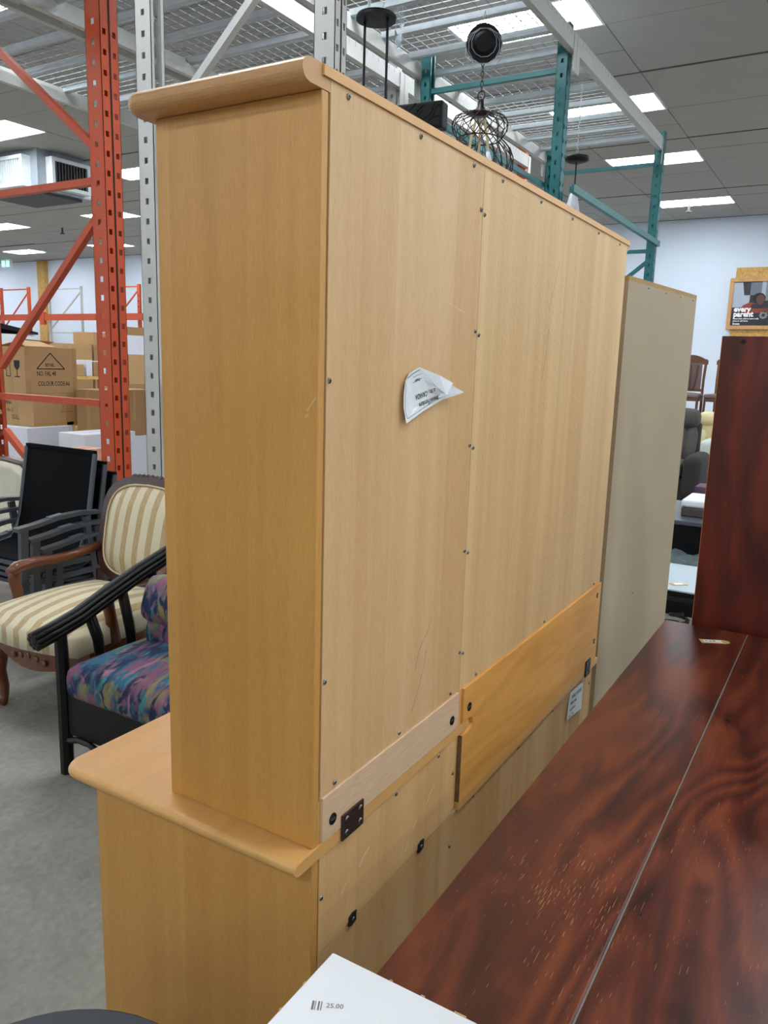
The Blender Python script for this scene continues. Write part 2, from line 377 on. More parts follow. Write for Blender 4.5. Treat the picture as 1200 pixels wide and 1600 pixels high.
# recessed fluorescent troffers
proto = None
for x in rows:
    for y in cols:
        if proto is None:
            proto = thing('ceiling_light', 'flush rectangular fluorescent troffer light in the grey tiled ceiling', 'ceiling light', (x, y, CZ), 0, 'fluorescent ceiling troffers')
            b = MB(); b.box(.0, .61, 0, .022, -.012, .004).box(.0, .61, 1.198, 1.22, -.012, .004).box(0, .022, .022, 1.198, -.012, .004).box(.588, .61, .022, 1.198, -.012, .004)
            b.obj('frame', 'light_trim', proto)
            box('diffuser', (.02, .59, .02, 1.2, -.008, .002), 'light_panel', proto)
        else: dup(proto, (x, y, CZ))
for x, y in ((13.9, 2.22), (11.35, 15.5), (12.2, 5.4)):
    s = thing('sprinkler_head', 'small dark sprinkler head hanging from the ceiling tiles', 'sprinkler', (x, y, CZ), 0, 'ceiling sprinkler heads')
    MB().tube([(0,0,0), (0,0,-.12)], .02).obj('pipe', 'iron_dark', s); MB().lathe([(0,-.12), (.05,-.12), (.05,-.14), (0,-.14)], n=10).obj('deflector', 'iron_dark', s)
ex = thing('exit_sign', 'small green lit exit sign hung under the ceiling by the far wall', 'exit sign', (14.6, 22.55, 4.30))
box('housing', (0, .06, -.24, .24, -.11, .146), 'light_trim', ex)
for k in (-.11, .11): box('pictogram', (-.006, 0, k-.07, k+.07, -.08, .08), 'exit_green', ex)

# ================================================================== THE WALL UNIT (upper hutch + stepped base)
UH = thing('hutch_cabinet', 'tall beech veneer hutch with bare screwed back, standing on its stepped base', 'cabinet', (0, 0, 0))
# side panel, with the back panel let into a rabbet behind it
box('side_panel', (0, .0165, .0, .334, .7815, 1.98), 'beech_side', UH, bevel=.0012, seg=1)
box('side_panel', (1.683, 1.7, .0, .334, .5785, 1.98), 'beech_side', UH, bevel=.0012, seg=1)
box('divider', (.563, .578, .012, .33, .7815, 1.978), 'beech_side', UH)
box('bottom_board', (.0165, .563, .012, .33, .7815, .80), 'beech_top', UH)
box('shelf', (.0165, .563, .012, .30, 1.38, 1.40), 'beech_top', UH); box('shelf', (.578, 1.683, .012, .30, 1.45, 1.47), 'beech_top', UH)
for xa, xb, za in ((.018, .29, .80), (.293, .562, .80), (.58, 1.13, 1.47), (1.133, 1.682, 1.47)): box('front_door', (xa, xb, .334, .352, za, 1.975), 'beech_side', UH, bevel=.003)
# top board: bullnose profile on the left and front, square at the back
def nosed_board(name, mat, parent, xl, xr, yb, yf, z0, z1, rc, rt, seg=6, round_right=False):
    """board with a half-round nose on left and front edges and a rounded front-left corner"""
    h = (z1-z0)/2; zc = (z0+z1)/2
    out = [(xl, yb)]
    for k in range(7):
        a = math.pi - k/6*math.pi/2
        out.append((xl+rc+rc*math.cos(a), yf-rc+rc*math.sin(a)))
    if round_right:
        for k in range(7):
            a = math.pi/2 - k/6*math.pi/2
            out.append((xr-rc+rc*math.cos(a), yf-rc+rc*math.sin(a)))
        out.append((xr, yb))
    else: out += [(xr, yf), (xr, yb)]
    n = len(out); rings = []
    for k in range(2*seg+1):
        a = -math.pi/2 + math.pi*k/(2*seg)
        ins = rt*(1-math.cos(a)); z = zc+h*math.sin(a)
        ring = []
        for i, (x, y) in enumerate(out):
            # inset towards the inside (left, front and, when rounded, right edges move; the back edge stays)
            fx = 1 if i < 8 else (-1 if round_right else 0)
            cx, cy = (xl+rc, yf-rc) if i < 8 else (xr-rc, yf-rc)
            if 1 <= i <= 7 or (round_right and 8 <= i <= 14):
                d = Vector((cx-x, cy-y)); d = d.normalized()*ins if d.length else d
                ring.append((x+d.x, y+d.y, z))
            elif i == 0: ring.append((x+ins, y, z))
            elif round_right and i == n-1: ring.append((x-ins, y, z))
            else: ring.append((x, y-(ins if y > yf-.001 else 0), z))
        rings.append(ring)
    b = MB(); vs = [v for r_ in rings for v in r_]; fs = []
    for k in range(len(rings)-1):
        for i in range(n): fs.append((k*n+i, k*n+(i+1) % n, (k+1)*n+(i+1) % n, (k+1)*n+i))
    fs += [tuple(range(n))[::-1], tuple((len(rings)-1)*n+i for i in range(n))]
    return b.add(vs, fs).obj(name, mat, parent)
nosed_board('top_board', 'beech_bullnose', UH, -.046, 1.722, .0, .372, 1.9805, 2.0135, .042, .019, round_right=True)
box('top_board_edge', (.001, 1.716, -.0035, -.0002, 1.998, 2.0125), 'beech_top', UH)
# back panels: two veneered sheets meeting at a vertical joint
box('back_panel', (.021, .5625, -.0005, .008, .8675, 1.9972), 'beech_back', UH, bevel=.0006, seg=1)
box('back_panel', (.5645, 1.697, -.0005, .008, .8675, 1.9972), 'beech_back_rough', UH, bevel=.0006, seg=1)
box('shadow_gap', (.0165, .021, .004, .009, .868, 1.998), 'gap_dark', UH)
box('side_panel_edge', (.0168, .0215, .001, .012, .7815, .862), 'beech_top', UH)
rail = box('rail', (.0225, .5575, -.005, .012, .7815, .8665), 'beech_pale', UH, bevel=.0008, seg=1)
box('rail_end', (.559, .5785, -.001, .012, .782, .868), 'beech_top', UH)
# wide alder board closing the low opening, notched round the end of the worktop
pz0, pz1 = .5785, .8665
poly = [(.581, -.007, pz0), (1.699, -.007, pz0), (1.699, -.007, pz1), (.581, -.007, pz1), (.581, -.007, .783), (.615, -.007, .783)]
for k in range(1, 8):
    a = math.pi/2 - math.pi*k/8; poly.append((.617+.0165*math.cos(a)*1.2, -.007, .7665+.0165*math.sin(a)))
poly += [(.615, -.007, .75), (.581, -.007, .75)]
MB().prism(poly, (0, .016, 0)).obj('lower_rail', 'alder_board', UH)
box('rail_raw_edge', (.5795, .5808, -.0065, .0075, .58, .7495), 'chipboard', UH)
def screw(x, z, y, parent, r=.0048, mat='screw_steel'):
    s = MB().lathe([(0, -.0022), (r*.55, -.0021), (r, -.0008), (r, .0008), (0, .0008)], (0, 0, 0), 10, 'Y').obj('screw', mat, parent, smooth=True)
    s.location = (x, y, z)
    c = MB().box(-r*.6, r*.6, -.0026, -.0018, -r*.13, r*.13).box(-r*.13, r*.13, -.0026, -.0018, -r*.6, r*.6).obj('cross_slot', 'black_plastic', s)
    return s
for x in (.066, .292, .511, .657, .892, 1.129, 1.371, 1.603): screw(x, 1.9875, -.001, UH)
for z in (1.909, 1.668, 1.429, 1.196, .96): screw(.5545, z+.003, -.001, UH); screw(.5725, z-.004, -.001, UH)
for z in (1.571, 1.076): screw(.0275, z, -.001, UH)
for x in (.062, .288, .517, .654, 1.128, 1.621): screw(x, .8775, -.001, UH)
def camlock(x, z, y, parent, r=.0105):
    c = MB().lathe([(0, -.0006), (r*.8, -.0008), (r, -.0014), (r*1.06, .001), (0, .001)], (0, 0, 0), 18, 'Y').obj('cam_lock', 'black_plastic', parent, smooth=True)
    c.location = (x, y, z)
    MB().box(-r*.6, r*.6, -.0022, -.0008, -r*.12, r*.12).obj('cross_slot', 'screw_steel', c); return c
camlock(.0525, .814, -.005, UH); camlock(.524, .811, -.005, UH)
camlock(.612, .812, -.007, UH); camlock(1.657, .828, -.007, UH, .009); camlock(1.664, .659, -.007, UH, .009)
def plate(name, x0, x1, z0, z1, y, mat, parent):
    p = box(name, (x0, x1, y-.0035, y, z0, z1), mat, parent, bevel=.0006, seg=1)
    for x in (x0+.014, x1-.012):
        for z in (z0+.012, z1-.012): screw(x, z, y-.0035, p, .0058)
    return p
plate('mounting_plate', .079, .149, .7555, .806, -.0055, 'bracket_brown', UH)
plate('mounting_plate', 1.577, 1.628, .552, .610, -.0075, 'bracket_black', UH)
# curled paper label, its print upside down, one corner folded over
def sheet(name, pts, faces, mat, parent):
    me = bpy.data.meshes.new(name); me.from_pydata(pts, [], faces)
    o = link(name, me, mat, parent); md = o.modifiers.new('thickness', 'SOLIDIFY'); md.thickness = .0003
    return o
lab_out = [(.257, 1.494), (.250, 1.523), (.249, 1.548), (.254, 1.570), (.270, 1.583), (.312, 1.5945), (.352, 1.584), (.395, 1.5735), (.428, 1.565), (.452, 1.555), (.475, 1.5465), (.405, 1.532), (.33, 1.513)]
NU = 12
def lab_y(x, z):   # lifts off the panel towards the left edge, lower edge and free corner
    e = max(0, .30-x)*.10 + max(0, x-.40)*.22 + max(0, 1.53-z)*.10 + .0008
    return -.0012 - e - .0012*abs(math.sin(x*70+z*40))
c0 = (.335, 1.545)
grid = [(c0[0], lab_y(*c0), c0[1])]; fcs = []
for ring in range(1, 5):
    for (x, z) in lab_out:
        q = (c0[0]+(x-c0[0])*ring/4, c0[1]+(z-c0[1])*ring/4); grid.append((q[0], lab_y(*q), q[1]))
nl = len(lab_out)
for i in range(nl):
    fcs.append((0, 1+i, 1+(i+1) % nl))
    for r_ in range(3): fcs.append((1+r_*nl+i, 1+(r_+1)*nl+i, 1+(r_+1)*nl+(i+1) % nl, 1+r_*nl+(i+1) % nl))
pl = sheet('paper_label', grid, fcs, 'paper', UH)
pl['label'] = 'peeling white paper label printed upside down with its corner folded'
fold = [(.3125, -.0035, 1.5945), (.425, -.018, 1.5655), (.392, -.022, 1.5425), (.36, -.013, 1.562)]
f = sheet('folded_corner', [fold[0], fold[1], fold[2], fold[3], (.37, -.016, 1.580)], [(0, 4, 3), (4, 1, 2), (4, 2, 3)], 'paper', pl)
def lt(body, x, z, size, m='ink', sq=.82):
    d = Vector((-1, 0, -.16)); u = Vector((.16, 0, -1)); 
    t = text('print', body, size, m, pl, (x, 0, z), d, u, bold=.0003, squeeze=sq)
    for v in t.data.vertices: v.co.y = lab_y(v.co.x, v.co.z) - .0011
    return t
lt('Inwood Furniture', .392, 1.541, .0135); lt('onto ,  CANADA', .378, 1.556, .0135); lt('Ontario', .316, 1.575, .008)
def line(parent, pts, wd, m, yf):
    b = MB()
    P = [Vector((x, yf(x, z), z)) for x, z in pts]
    for p, q in zip(P, P[1:]):
        t = (q-p).normalized(); n = Vector((-t.z, 0, t.x))*wd/2
        b.add([p-n, q-n, q+n, p+n], [(0, 1, 2, 3)])
    return b.obj('print_rule', m, parent)
ly = lambda x, z: lab_y(x, z)-.0011
line(pl, [(.256, 1.566), (.254, 1.54), (.256, 1.515), (.262, 1.503), (.27, 1.5035), (.33, 1.519), (.385, 1.533), (.413, 1.541), (.424, 1.547), (.418, 1.552)], .0009, 'ink', ly)
line(pl, [(.262, 1.574), (.285, 1.583), (.313, 1.590)], .0013, 'ink', ly)
line(pl, [(.285, 1.576), (.322, 1.5835)], .0007, 'ink', ly); line(pl, [(.286, 1.566), (.322, 1.5745)], .0007, 'ink', ly)
# pencil marks and scuffs on the back
flat = lambda y: (lambda x, z: y)
for pts, wd, m in (([(.42, 1.72), (.455, 1.713), (.5, 1.705)], .0012, 'scratch_pale'), ([(1.05, 1.87), (1.02, 1.80), (.995, 1.74)], .001, 'scratch_dark'),
                   ([(.985, 1.66), (1.005, 1.70), (1.0, 1.65), (.975, 1.57)], .001, 'scratch_dark'), ([(.345, .99), (.36, 1.03), (.395, 1.06), (.41, 1.09)], .001, 'scratch_dark'),
                   ([(.335, .90), (.36, .94), (.385, .99), (.39, 1.02)], .001, 'scratch_dark'), ([(.488, 1.425), (.488, 1.412)], .0018, 'scratch_pale'), ([(.90, 1.36), (.915, 1.44), (.93, 1.5)], .0008, 'scratch_pale'),
                   ([(.83, 1.12), (.838, 1.2)], .0008, 'scratch_dark')):
    line(UH, pts, wd, m, flat(-.0009)).name = 'scratch_mark'
b = MB()   # chip and scuff on the side panel
for pts in ([(.02, 1.525), (.012, 1.535), (.004, 1.545)], [(.024, 1.513), (.018, 1.52)]):
    P = [Vector((-.0006, y, z)) for y, z in pts]
    for p, q in zip(P, P[1:]): b.add([p+Vector((0, 0, .001)), q+Vector((0, 0, .001)), q-Vector((0, 0, .001)), p-Vector((0, 0, .001))], [(0, 1, 2, 3)])
b.obj('scratch_mark', 'scratch_pale', UH)

BC = thing('base_cabinet', 'stepped beech base cabinet with rounded worktop under the hutch', 'cabinet', (0, 0, 0))
box('side_panel', (0, .018, .0, .553, 0, .7575), 'beech_side', BC, bevel=.0012, seg=1)
nosed_board('worktop', 'beech_top', BC, -.055, .619, -.0045, .60, .7575, .781, .05, .014, round_right=True)
box('divider', (.562, .5785, .004, .55, 0, .7565), 'beech_top', BC)
box('side_panel', (1.678, 1.695, .0, .56, 0, .556), 'beech_side', BC)
nosed_board('low_worktop', 'beech_top', BC, .5795, 1.735, -.006, .60, .5565, .578, .002, .004, round_right=True)
box('back_panel', (.0195, .5605, -.0012, .006, .5625, .7555), 'beech_lower', BC, bevel=.0006, seg=1)
box('back_panel', (.0195, 1.677, -.0002, .006, .03, .5605), 'beech_lower', BC, bevel=.0006, seg=1)
for xa, xb, zt in ((.02, .29, .75), (.293, .56, .75), (.581, 1.127, .55), (1.13, 1.676, .55)): box('front_door', (xa, xb, .553, .571, .06, zt), 'beech_side', BC, bevel=.003)
box('plinth', (.02, 1.676, .50, .515, 0, .055), 'beech_side', BC)
for x, z in ((.283, .747), (.47, .747), (.548, .669), (.026, .673), (.676, .549), (.976, .549), (1.264, .549), (.55, .48), (1.665, .50)): screw(x, z, -.0015, BC)
for x, z in ((.129, .566), (.40, .566)):
    c = MB().prism([(x-.013, -.001, z-.011), (x-.003, -.001, z-.013), (x+.012, -.001, z-.009), (x+.0105, -.001, z+.003), (x+.013, -.001, z+.010), (x+.0, -.001, z+.012), (x-.012, -.001, z+.008), (x-.0125, -.001, z+.0)], (0, -.003, 0)).obj('panel_clip', 'bracket_black', BC)
    screw(x, z, -.0045, c, .0036)
for pts in ([(.42, .655), (.44, .675), (.455, .685)], [(.36, .625), (.375, .64)], [(.15, .66), (.165, .675), (.185, .685)], [(.09, .64), (.105, .655)], [(.33, .59), (.345, .612)]):
    line(BC, pts, .0035, 'scratch_pale', flat(-.0016)).name = 'scratch_mark'
P2 = [(1.441, -.0015, .545), (1.585, -.0015, .533), (1.580, -.004, .447), (1.574, -.006, .440), (1.412, -.006, .460), (1.424, -.003, .505)]
pl2 = sheet('paper_label', P2, [(0, 1, 2, 3, 4, 5)], 'paper', BC)
pl2['label'] = 'small white printed paper label near the foot of the back'
for k, (bdy, sz, mm) in enumerate((('WALL HOUSE', .018, 'ink_black'), ('Made oak', .016, 'ink_black'), ('ontario furniture', .009, 'ink'), ('No. 1       pcs', .009, 'ink'))):
    text('print', bdy, sz, mm, pl2, (1.447-.006*k, -.0066, .521-.0195*k), (1, 0, -.07), (.05, 0, 1), bold=.0004)

WR = thing('light_blocker', 'tall dark cupboard shape added out of view to block light from the beech cabinet side', 'light_blocker', (-2.6, .2, 0))  # added out of view to shade the lower side of the beech cabinet
box('body', (0, .58, 0, 2.3, .08, 2.15), 'mahogany_dark', WR, bevel=.004); box('plinth', (.02, .54, .02, 2.28, 0, .08), 'black_wood', WR); box('cornice', (-.02, .63, -.03, 2.33, 2.15, 2.21), 'mahogany_dark', WR, bevel=.01)
for k in range(4):
    d = box('door', (.58, .60, .01+.572*k, .565+.572*k, .1, 2.13), 'mahogany_dark', WR, bevel=.004); box('knob', (.60, .625, .05+.572*k+(.44 if k % 2 == 0 else 0), .075+.572*k+(.44 if k % 2 == 0 else 0), 1.05, 1.075), 'nailhead', d, bevel=.006)
# ================================================================== FOREGROUND TABLE, WHITE CABINET, CHERRY PANEL, BEIGE BOOKCASE
TB = thing('dining_table', 'long dark mahogany table with two scratched leaves behind the beech cabinet', 'table', (0, 0, 0))
box('table_leaf', (-.235, 1.875, -.473, -.2, .688, .72), 'table_mahogany', TB, bevel=.004)
box('table_leaf', (-.235, 1.875, -1.32, -.475, .688, .72), 'table_mahogany', TB, bevel=.004)
box('leaf_seam', (-.233, 1.873, -.4755, -.4725, .69, .7192), 'seam_grey', TB)
box('apron', (-.15, 1.79, -.285, -.262, .59, .688), 'table_under', TB); box('apron', (-.15, 1.79, -1.26, -1.237, .59, .688), 'table_under', TB)
box('apron', (-.15, -.127, -1.237, -.285, .59, .688), 'table_under', TB); box('apron', (1.767, 1.79, -1.237, -.285, .59, .688), 'table_under', TB)
for x in (-.13, 1.70):
    for y in (-1.24, -.34): MB().prism([(x, y, 0), (x+.065, y, 0), (x+.065, y+.065, 0), (x, y+.065, 0)], (0, 0, .69)).obj('leg', 'table_mahogany', TB, bevel=.006)
pt = thing('price_tag', 'kraft paper price tag with white printed sticker lying on the mahogany table', 'price tag', (1.727, -.39, .7202), R(-63))
MB().prism([(-.047, -.017, 0), (.030, -.017, 0), (.047, -.008, 0), (.047, .008, 0), (.030, .017, 0), (-.047, .017, 0)], (0, 0, .0012)).obj('tag_card', 'kraft_tag', pt)
box('sticker', (-.036, .022, -.011, .011, .0012, .0016), 'paper', pt)
text('print', 'III III III', .012, 'ink', pt, (-.032, -.004, .0018), (1, 0, 0), (0, 1, 0), bold=.0005)
WC = thing('white_cabinet', 'low white laminate cabinet with a chipped top beside the mahogany table', 'cabinet', (-.2415, -.209, 0))
box('top_panel', (-.46, 0, -.72, 0, .834, .85), 'white_laminate', WC, bevel=.0025)
box('side_panel', (-.455, -.005, -.018, -.003, 0, .834), 'white_laminate', WC); box('side_panel', (-.455, -.005, -.717, -.702, 0, .834), 'white_laminate', WC)
box('back_panel', (-.018, -.005, -.702, -.018, 0, .834), 'white_laminate', WC); box('front_door', (-.455, -.44, -.70, -.02, .03, .83), 'white_laminate', WC)
for a, b_, c, d in ((-.001, .0006, -.19, -.175), (-.0008, .0006, -.135, -.13), (-.0008, .0006, -.09, -.086)): box('chipped_edge', (a, b_, c, d, .843, .8505), 'kraft_tag', WC)
for a, b_ in ((-.064, -.059), (-.11, -.106)): box('chipped_edge', (a, b_, -.0006, .0006, .843, .8503), 'kraft_tag', WC)
text('print', '25.00', .0095, 'seam_grey', WC, (-.078, -.044, .8504), (.45, -.9, 0), (.9, .45, 0), bold=.00005)
for k, wd in enumerate((.0025, .001, .002, .0012)):
    x = -.090+.0036*k*.45; y = -.031-.0036*k*.9
    MB().add([(x, y, .8503), (x+.012, y+.006, .8503), (x+.012+wd*.45, y+.006-wd*.9, .8503), (x+wd*.45, y-wd*.9, .8503)], [(0, 1, 2, 3)]).obj('barcode_bar', 'seam_grey', WC)
ST = thing('round_stool', 'round slate-dark stool top on the concrete beside the beech base cabinet', 'stool', (-.50, .075, 0))
MB().lathe([(0, .585), (.225, .585), (.24, .592), (.24, .598), (.233, .603), (0, .603)], n=48).obj('seat', 'slate_round', ST, smooth=False)
MB().lathe([(0, .03), (.03, .03), (.03, .585), (0, .585)], n=16).obj('stem', 'iron_dark', ST); MB().lathe([(0, 0), (.2, 0), (.2, .012), (.03, .03), (0, .03)], n=32).obj('base', 'iron_dark', ST)

CP = thing('cherry_panel', 'tall reddish cherry board standing upright behind the mahogany table end', 'panel', (1.915, 0, 0))
box('board', (0, .03, -1.35, -.285, 0, 1.722), 'cherry_panel', CP, bevel=.0015, seg=1)
box('edge_band', (.002, .028, -.2855, -.2835, .01, 1.72), 'alder_board', CP)
MB().lathe([(0, -.001), (.008, -.001), (.0095, .0012), (0, .0012)], (0, -.352, 1.704), 14, 'X').obj('dowel_hole', 'gap_dark', CP)
BK = thing('bookcase', 'beige hardboard back of a tall bookcase standing past the beech cabinet', 'bookcase', (2.62, -.065, 0), R(-6.0))
box('back_panel', (-.80, 0, 0, .005, .0, 1.902), 'beige_hardboard', BK)
box('top_board', (-.80, 0, .0, .33, 1.902, 1.918), 'chip_edge', BK); box('side_panel', (-.018, -.001, .005, .33, 0, 1.902), 'beige_hardboard', BK); box('side_panel', (-.799, -.782, .005, .33, 0, 1.902), 'beige_hardboard', BK)
for z in (.4, .9, 1.4): box('shelf', (-.782, -.018, .005, .32, z, z+.018), 'beige_hardboard', BK)
for x in (-.05, -.22, -.40, -.60): screw(x, 1.893, -.001, BK, .003)
screw(-.47, .72, -.001, BK, .004)

# ================================================================== PALLET RACKING
def perforated(b, o, ex, ey, ez, w, h, th, cols_, pitch, hw, hh, z_off=0.0):
    """flat plate w x h at o (axes ex, ez, thickness along ey) with rows of rectangular holes"""
    o, ex, ey, ez = map(Vector, (o, ex, ey, ez))
    xs = [0]; 
    for c in cols_: xs += [c-hw/2, c+hw/2]
    xs.append(w); n = int((h-.06)/pitch); zs = [0]
    for k in range(n): z = .03+z_off+k*pitch; zs += [z, z+hh]
    zs.append(h); nx, nz = len(xs), len(zs)
    vs = [o+ex*x+ez*z+ey*t for t in (0, th) for z in zs for x in xs]; fs = []; N_ = nx*nz
    idx = lambda i, k, t: t*N_+k*nx+i
    hole = lambda i, k: i % 2 == 1 and k % 2 == 1 and 0 < i < nx-2+1 and i < nx-1 and k < nz-1 and (i+1) < nx-0 and i != nx-1 and (i < nx-1)
    solid = {}
    for k in range(nz-1):
        for i in range(nx-1): solid[i, k] = not (i % 2 == 1 and k % 2 == 1)
    for (i, k), s in solid.items():
        if not s: continue
        fs.append((idx(i, k, 0), idx(i, k+1, 0), idx(i+1, k+1, 0), idx(i+1, k, 0))); fs.append((idx(i, k, 1), idx(i+1, k, 1), idx(i+1, k+1, 1), idx(i, k+1, 1)))
        for di, dk, a, c in ((-1, 0, (i, k), (i, k+1)), (1, 0, (i+1, k+1), (i+1, k)), (0, -1, (i+1, k), (i, k)), (0, 1, (i, k+1), (i+1, k+1))):
            if not solid.get((i+di, k+dk), False): fs.append((idx(*a, 0), idx(*a, 1), idx(*c, 1), idx(*c, 0)))
    b.add(vs, fs)
def rack_post(parent, x, y, face, wx, wy, h, mat, pitch, groove=False):
    """open C-section upright: perforated face towards y*face, side flanges along y, lips"""
    th = .003; yf = y+face*wy/2; yb = y-face*wy/2
    b = MB()
    perforated(b, (x-wx/2, yf, 0), (1, 0, 0), (0, -face, 0), (0, 0, 1), wx, h, th, (wx*.22, wx*.78), pitch, wx*.19, pitch*.30)
    for s in (-1, 1):
        perforated(b, (x+s*wx/2, yb if face < 0 else yf-wy, 0), (0, 1, 0), (-s, 0, 0), (0, 0, 1), wy, h, th, (wy*.5,), pitch, wy*.11, pitch*.17, pitch*.5) if False else \
        perforated(b, (x+s*wx/2, y-wy/2, 0), (0, 1, 0), (-s, 0, 0), (0, 0, 1), wy, h, th, (wy*.5,), pitch, wy*.22, pitch*.30, pitch*.5)
        b.box(*sorted((x+s*wx/2, x+s*wx*.28)), *sorted((yb, yb+face*th)), 0, h)
    if groove: b.box(x-wx*.045, x+wx*.045, *sorted((yf+face*.001, yf-face*.02)), 0, h)
    p = b.obj('post', mat, parent)
    box('foot_plate', (x-wx*.8, x+wx*.8, y-wy*.8, y+wy*.8, 0, .008), mat, p)
    if groove: box('groove', (x-wx*.05, x+wx*.05, *sorted((yf+face*.0015, yf+face*.002)), 0, h), 'gap_dark', p)
    return p
def rack_frame(x, y0, y1, h, mat, label, wx=.08, wy=.085, pitch=.095, horiz=(), diag=(), groove=False, br=.035):
    f = thing('rack_upright_frame', label, 'rack frame', (x, (y0+y1)/2, 0)); d = (y0+y1)/2
    rack_post(f, 0, y0-d, -1, wx, wy, h, mat, pitch, groove); rack_post(f, 0, y1-d, 1, wx, wy, h, mat, pitch, groove)
    for z in horiz: MB().bar((0, y0-d+wy*.45, z), (0, y1-d-wy*.45, z), br, br).obj('horizontal_brace', mat, f)
    for (ya, za, yb, zb) in diag:
        MB().bar((0, ya-d, za), (0, yb-d, zb), br, br).obj('diagonal_brace', mat, f)
    return f
HB, HT = 3.75, 3.87
rack_frame(1.93, 1.355, 2.41, 4.1, 'rack_white', 'off-white perforated rack frame behind the beech cabinet side', .085, .105, .094, (.3, 1.45, 2.62), ((1.40, 3.447, 2.36, 2.65), (1.40, .35, 2.36, 1.40), (1.40, 1.5, 2.36, 2.55)), groove=True)
rack_frame(4.75, 1.35, 2.43, 3.945, 'rack_teal', 'teal rack frame carrying white beam ends behind the wire cage lamp', .08, .08, .095, (.3, 2.6, 3.655), ((1.39, .4, 2.39, 1.4), (2.39, 1.5, 1.39, 2.55)))
rack_frame(7.55, 1.3, 2.43, 3.93, 'rack_teal', 'teal rack frame at the end of the row nearest the white wall', .085, .085, .095, (.3, 2.80, 3.635), ((1.34, 2.69, 2.39, 1.85), (1.34, .4, 2.39, 1.5)))
rack_frame(2.36, 3.26, 4.53, 3.62, 'rack_orange', 'orange perforated rack frame behind the stacked black patio chairs', .125, .125, .108, (.25, 1.30, 2.615), ((3.31, 2.775, 4.39, 3.60), (3.31, 2.445, 4.39, 1.50), (3.31, .24, 4.39, 1.06)), groove=True, br=.042)
rack_frame(4.87, 2.80, 4.02, 4.0, 'rack_white', 'off-white rack frame under the middle row of wire decks', .08, .085, .095, (.3, 2.4, 3.6), ((2.85, .4, 3.97, 2.3),))
rack_frame(7.68, 2.80, 4.02, 4.05, 'rack_orange', 'orange rack frame closing the far end of the middle deck row', .09, .09, .095, (.3, 2.4, 3.62), ((2.85, .4, 3.97, 2.3),))
rack_frame(.9, 2.80, 4.02, 4.0, 'rack_white', 'off-white rack frame beside the striped armchair at the middle row start', .08, .085, .095, (.3, 2.4, 3.6))
rack_frame(4.87, 4.29, 5.50, 4.0, 'rack_white', 'off-white rack frame of the rearmost deck row near the cartons', .08, .085, .095, (.3, 2.4, 3.6))
rack_frame(.9, 4.29, 5.50, 4.0, 'rack_white', 'off-white rack frame at the start of the rearmost deck row', .08, .085, .095, (.3, 2.4, 3.6))
def beam(x0, x1, y, face, label, z0=HB, z1=HT, mat='rack_white', wd=.045, conn=True, rust=False):
    """box beam with a ledge along its inner top edge and hooked end plates; face = outward side in y"""
    t = thing('rack_beam', label, 'rack beam', (x0, y, z0)); L_ = x1-x0; h = z1-z0
    a, c = (-wd/2, wd/2) if face < 0 else (wd/2, -wd/2)
    b = MB(); b.prism([(.005, a, 0), (.005, c, 0), (.005, c, h*.72), (.005, a*.1, h*.72), (.005, a*.1, h), (.005, a, h)], (L_-.01, 0, 0)); b.obj('beam_box', mat, t)
    if conn:
        for xx in (.003, L_-.065): box('end_plate', (xx, xx+.062, *sorted((a*1.02, a*1.02+face*.005)), -.13, h*.9), mat, t)
    if rust: box('rusty_edge', (.1, L_-.1, *sorted((a*1.0, a*1.0+face*.001)), h-.012, h+.001), 'rust', t)
    return t
D0, D1 = 'front', 'rear'
for x0, x1, w_ in ((1.93, 4.75, 'from the off-white frame to the first teal frame'), (4.75, 7.55, 'between the two teal frames')):
    beam(x0, x1, 1.29, -1, 'white box beam carrying the outer deck edge '+w_)
    beam(x0, x1, 2.485, 1, 'rusty white box beam along the inner deck edge '+w_, rust=True)
beam(4.75, 7.55, 2.485, 1, 'thin teal beam below the rusty inner deck beam', 3.50, 3.56, 'rack_teal', .035, False)
beam(4.75, 7.55, 1.235, -1, 'thin teal beam with no deck between the two teal frames', 2.84, 2.89, 'rack_teal', .035, False)
for x0, x1, w_ in ((.9, 4.87, 'above the striped armchair'), (4.87, 7.68, 'ending at the far orange frame')):
    beam(x0, x1, 2.735, -1, 'white box beam of the middle deck row, near side, '+w_)
    beam(x0, x1, 4.075, 1, 'white box beam of the middle deck row, rusty far side, '+w_, rust=True)
t = beam(.9, 4.87, 4.225, -1, 'white box beam with paper stickers on the rearmost deck row')
for xx in (1.53, 1.93): 
    s_ = box('sticker', (xx, xx+.085, -.0235, -.0226, .03, .085), 'paper', t); text('print', 'II7 2-3', .02, 'ink_black', s_, (xx+.008, -.0239, .058), (1, 0, 0), (0, 0, 1), bold=.0008)
beam(.9, 4.87, 5.56, 1, 'grey-shaded white box beam at the far edge of the rearmost deck row')
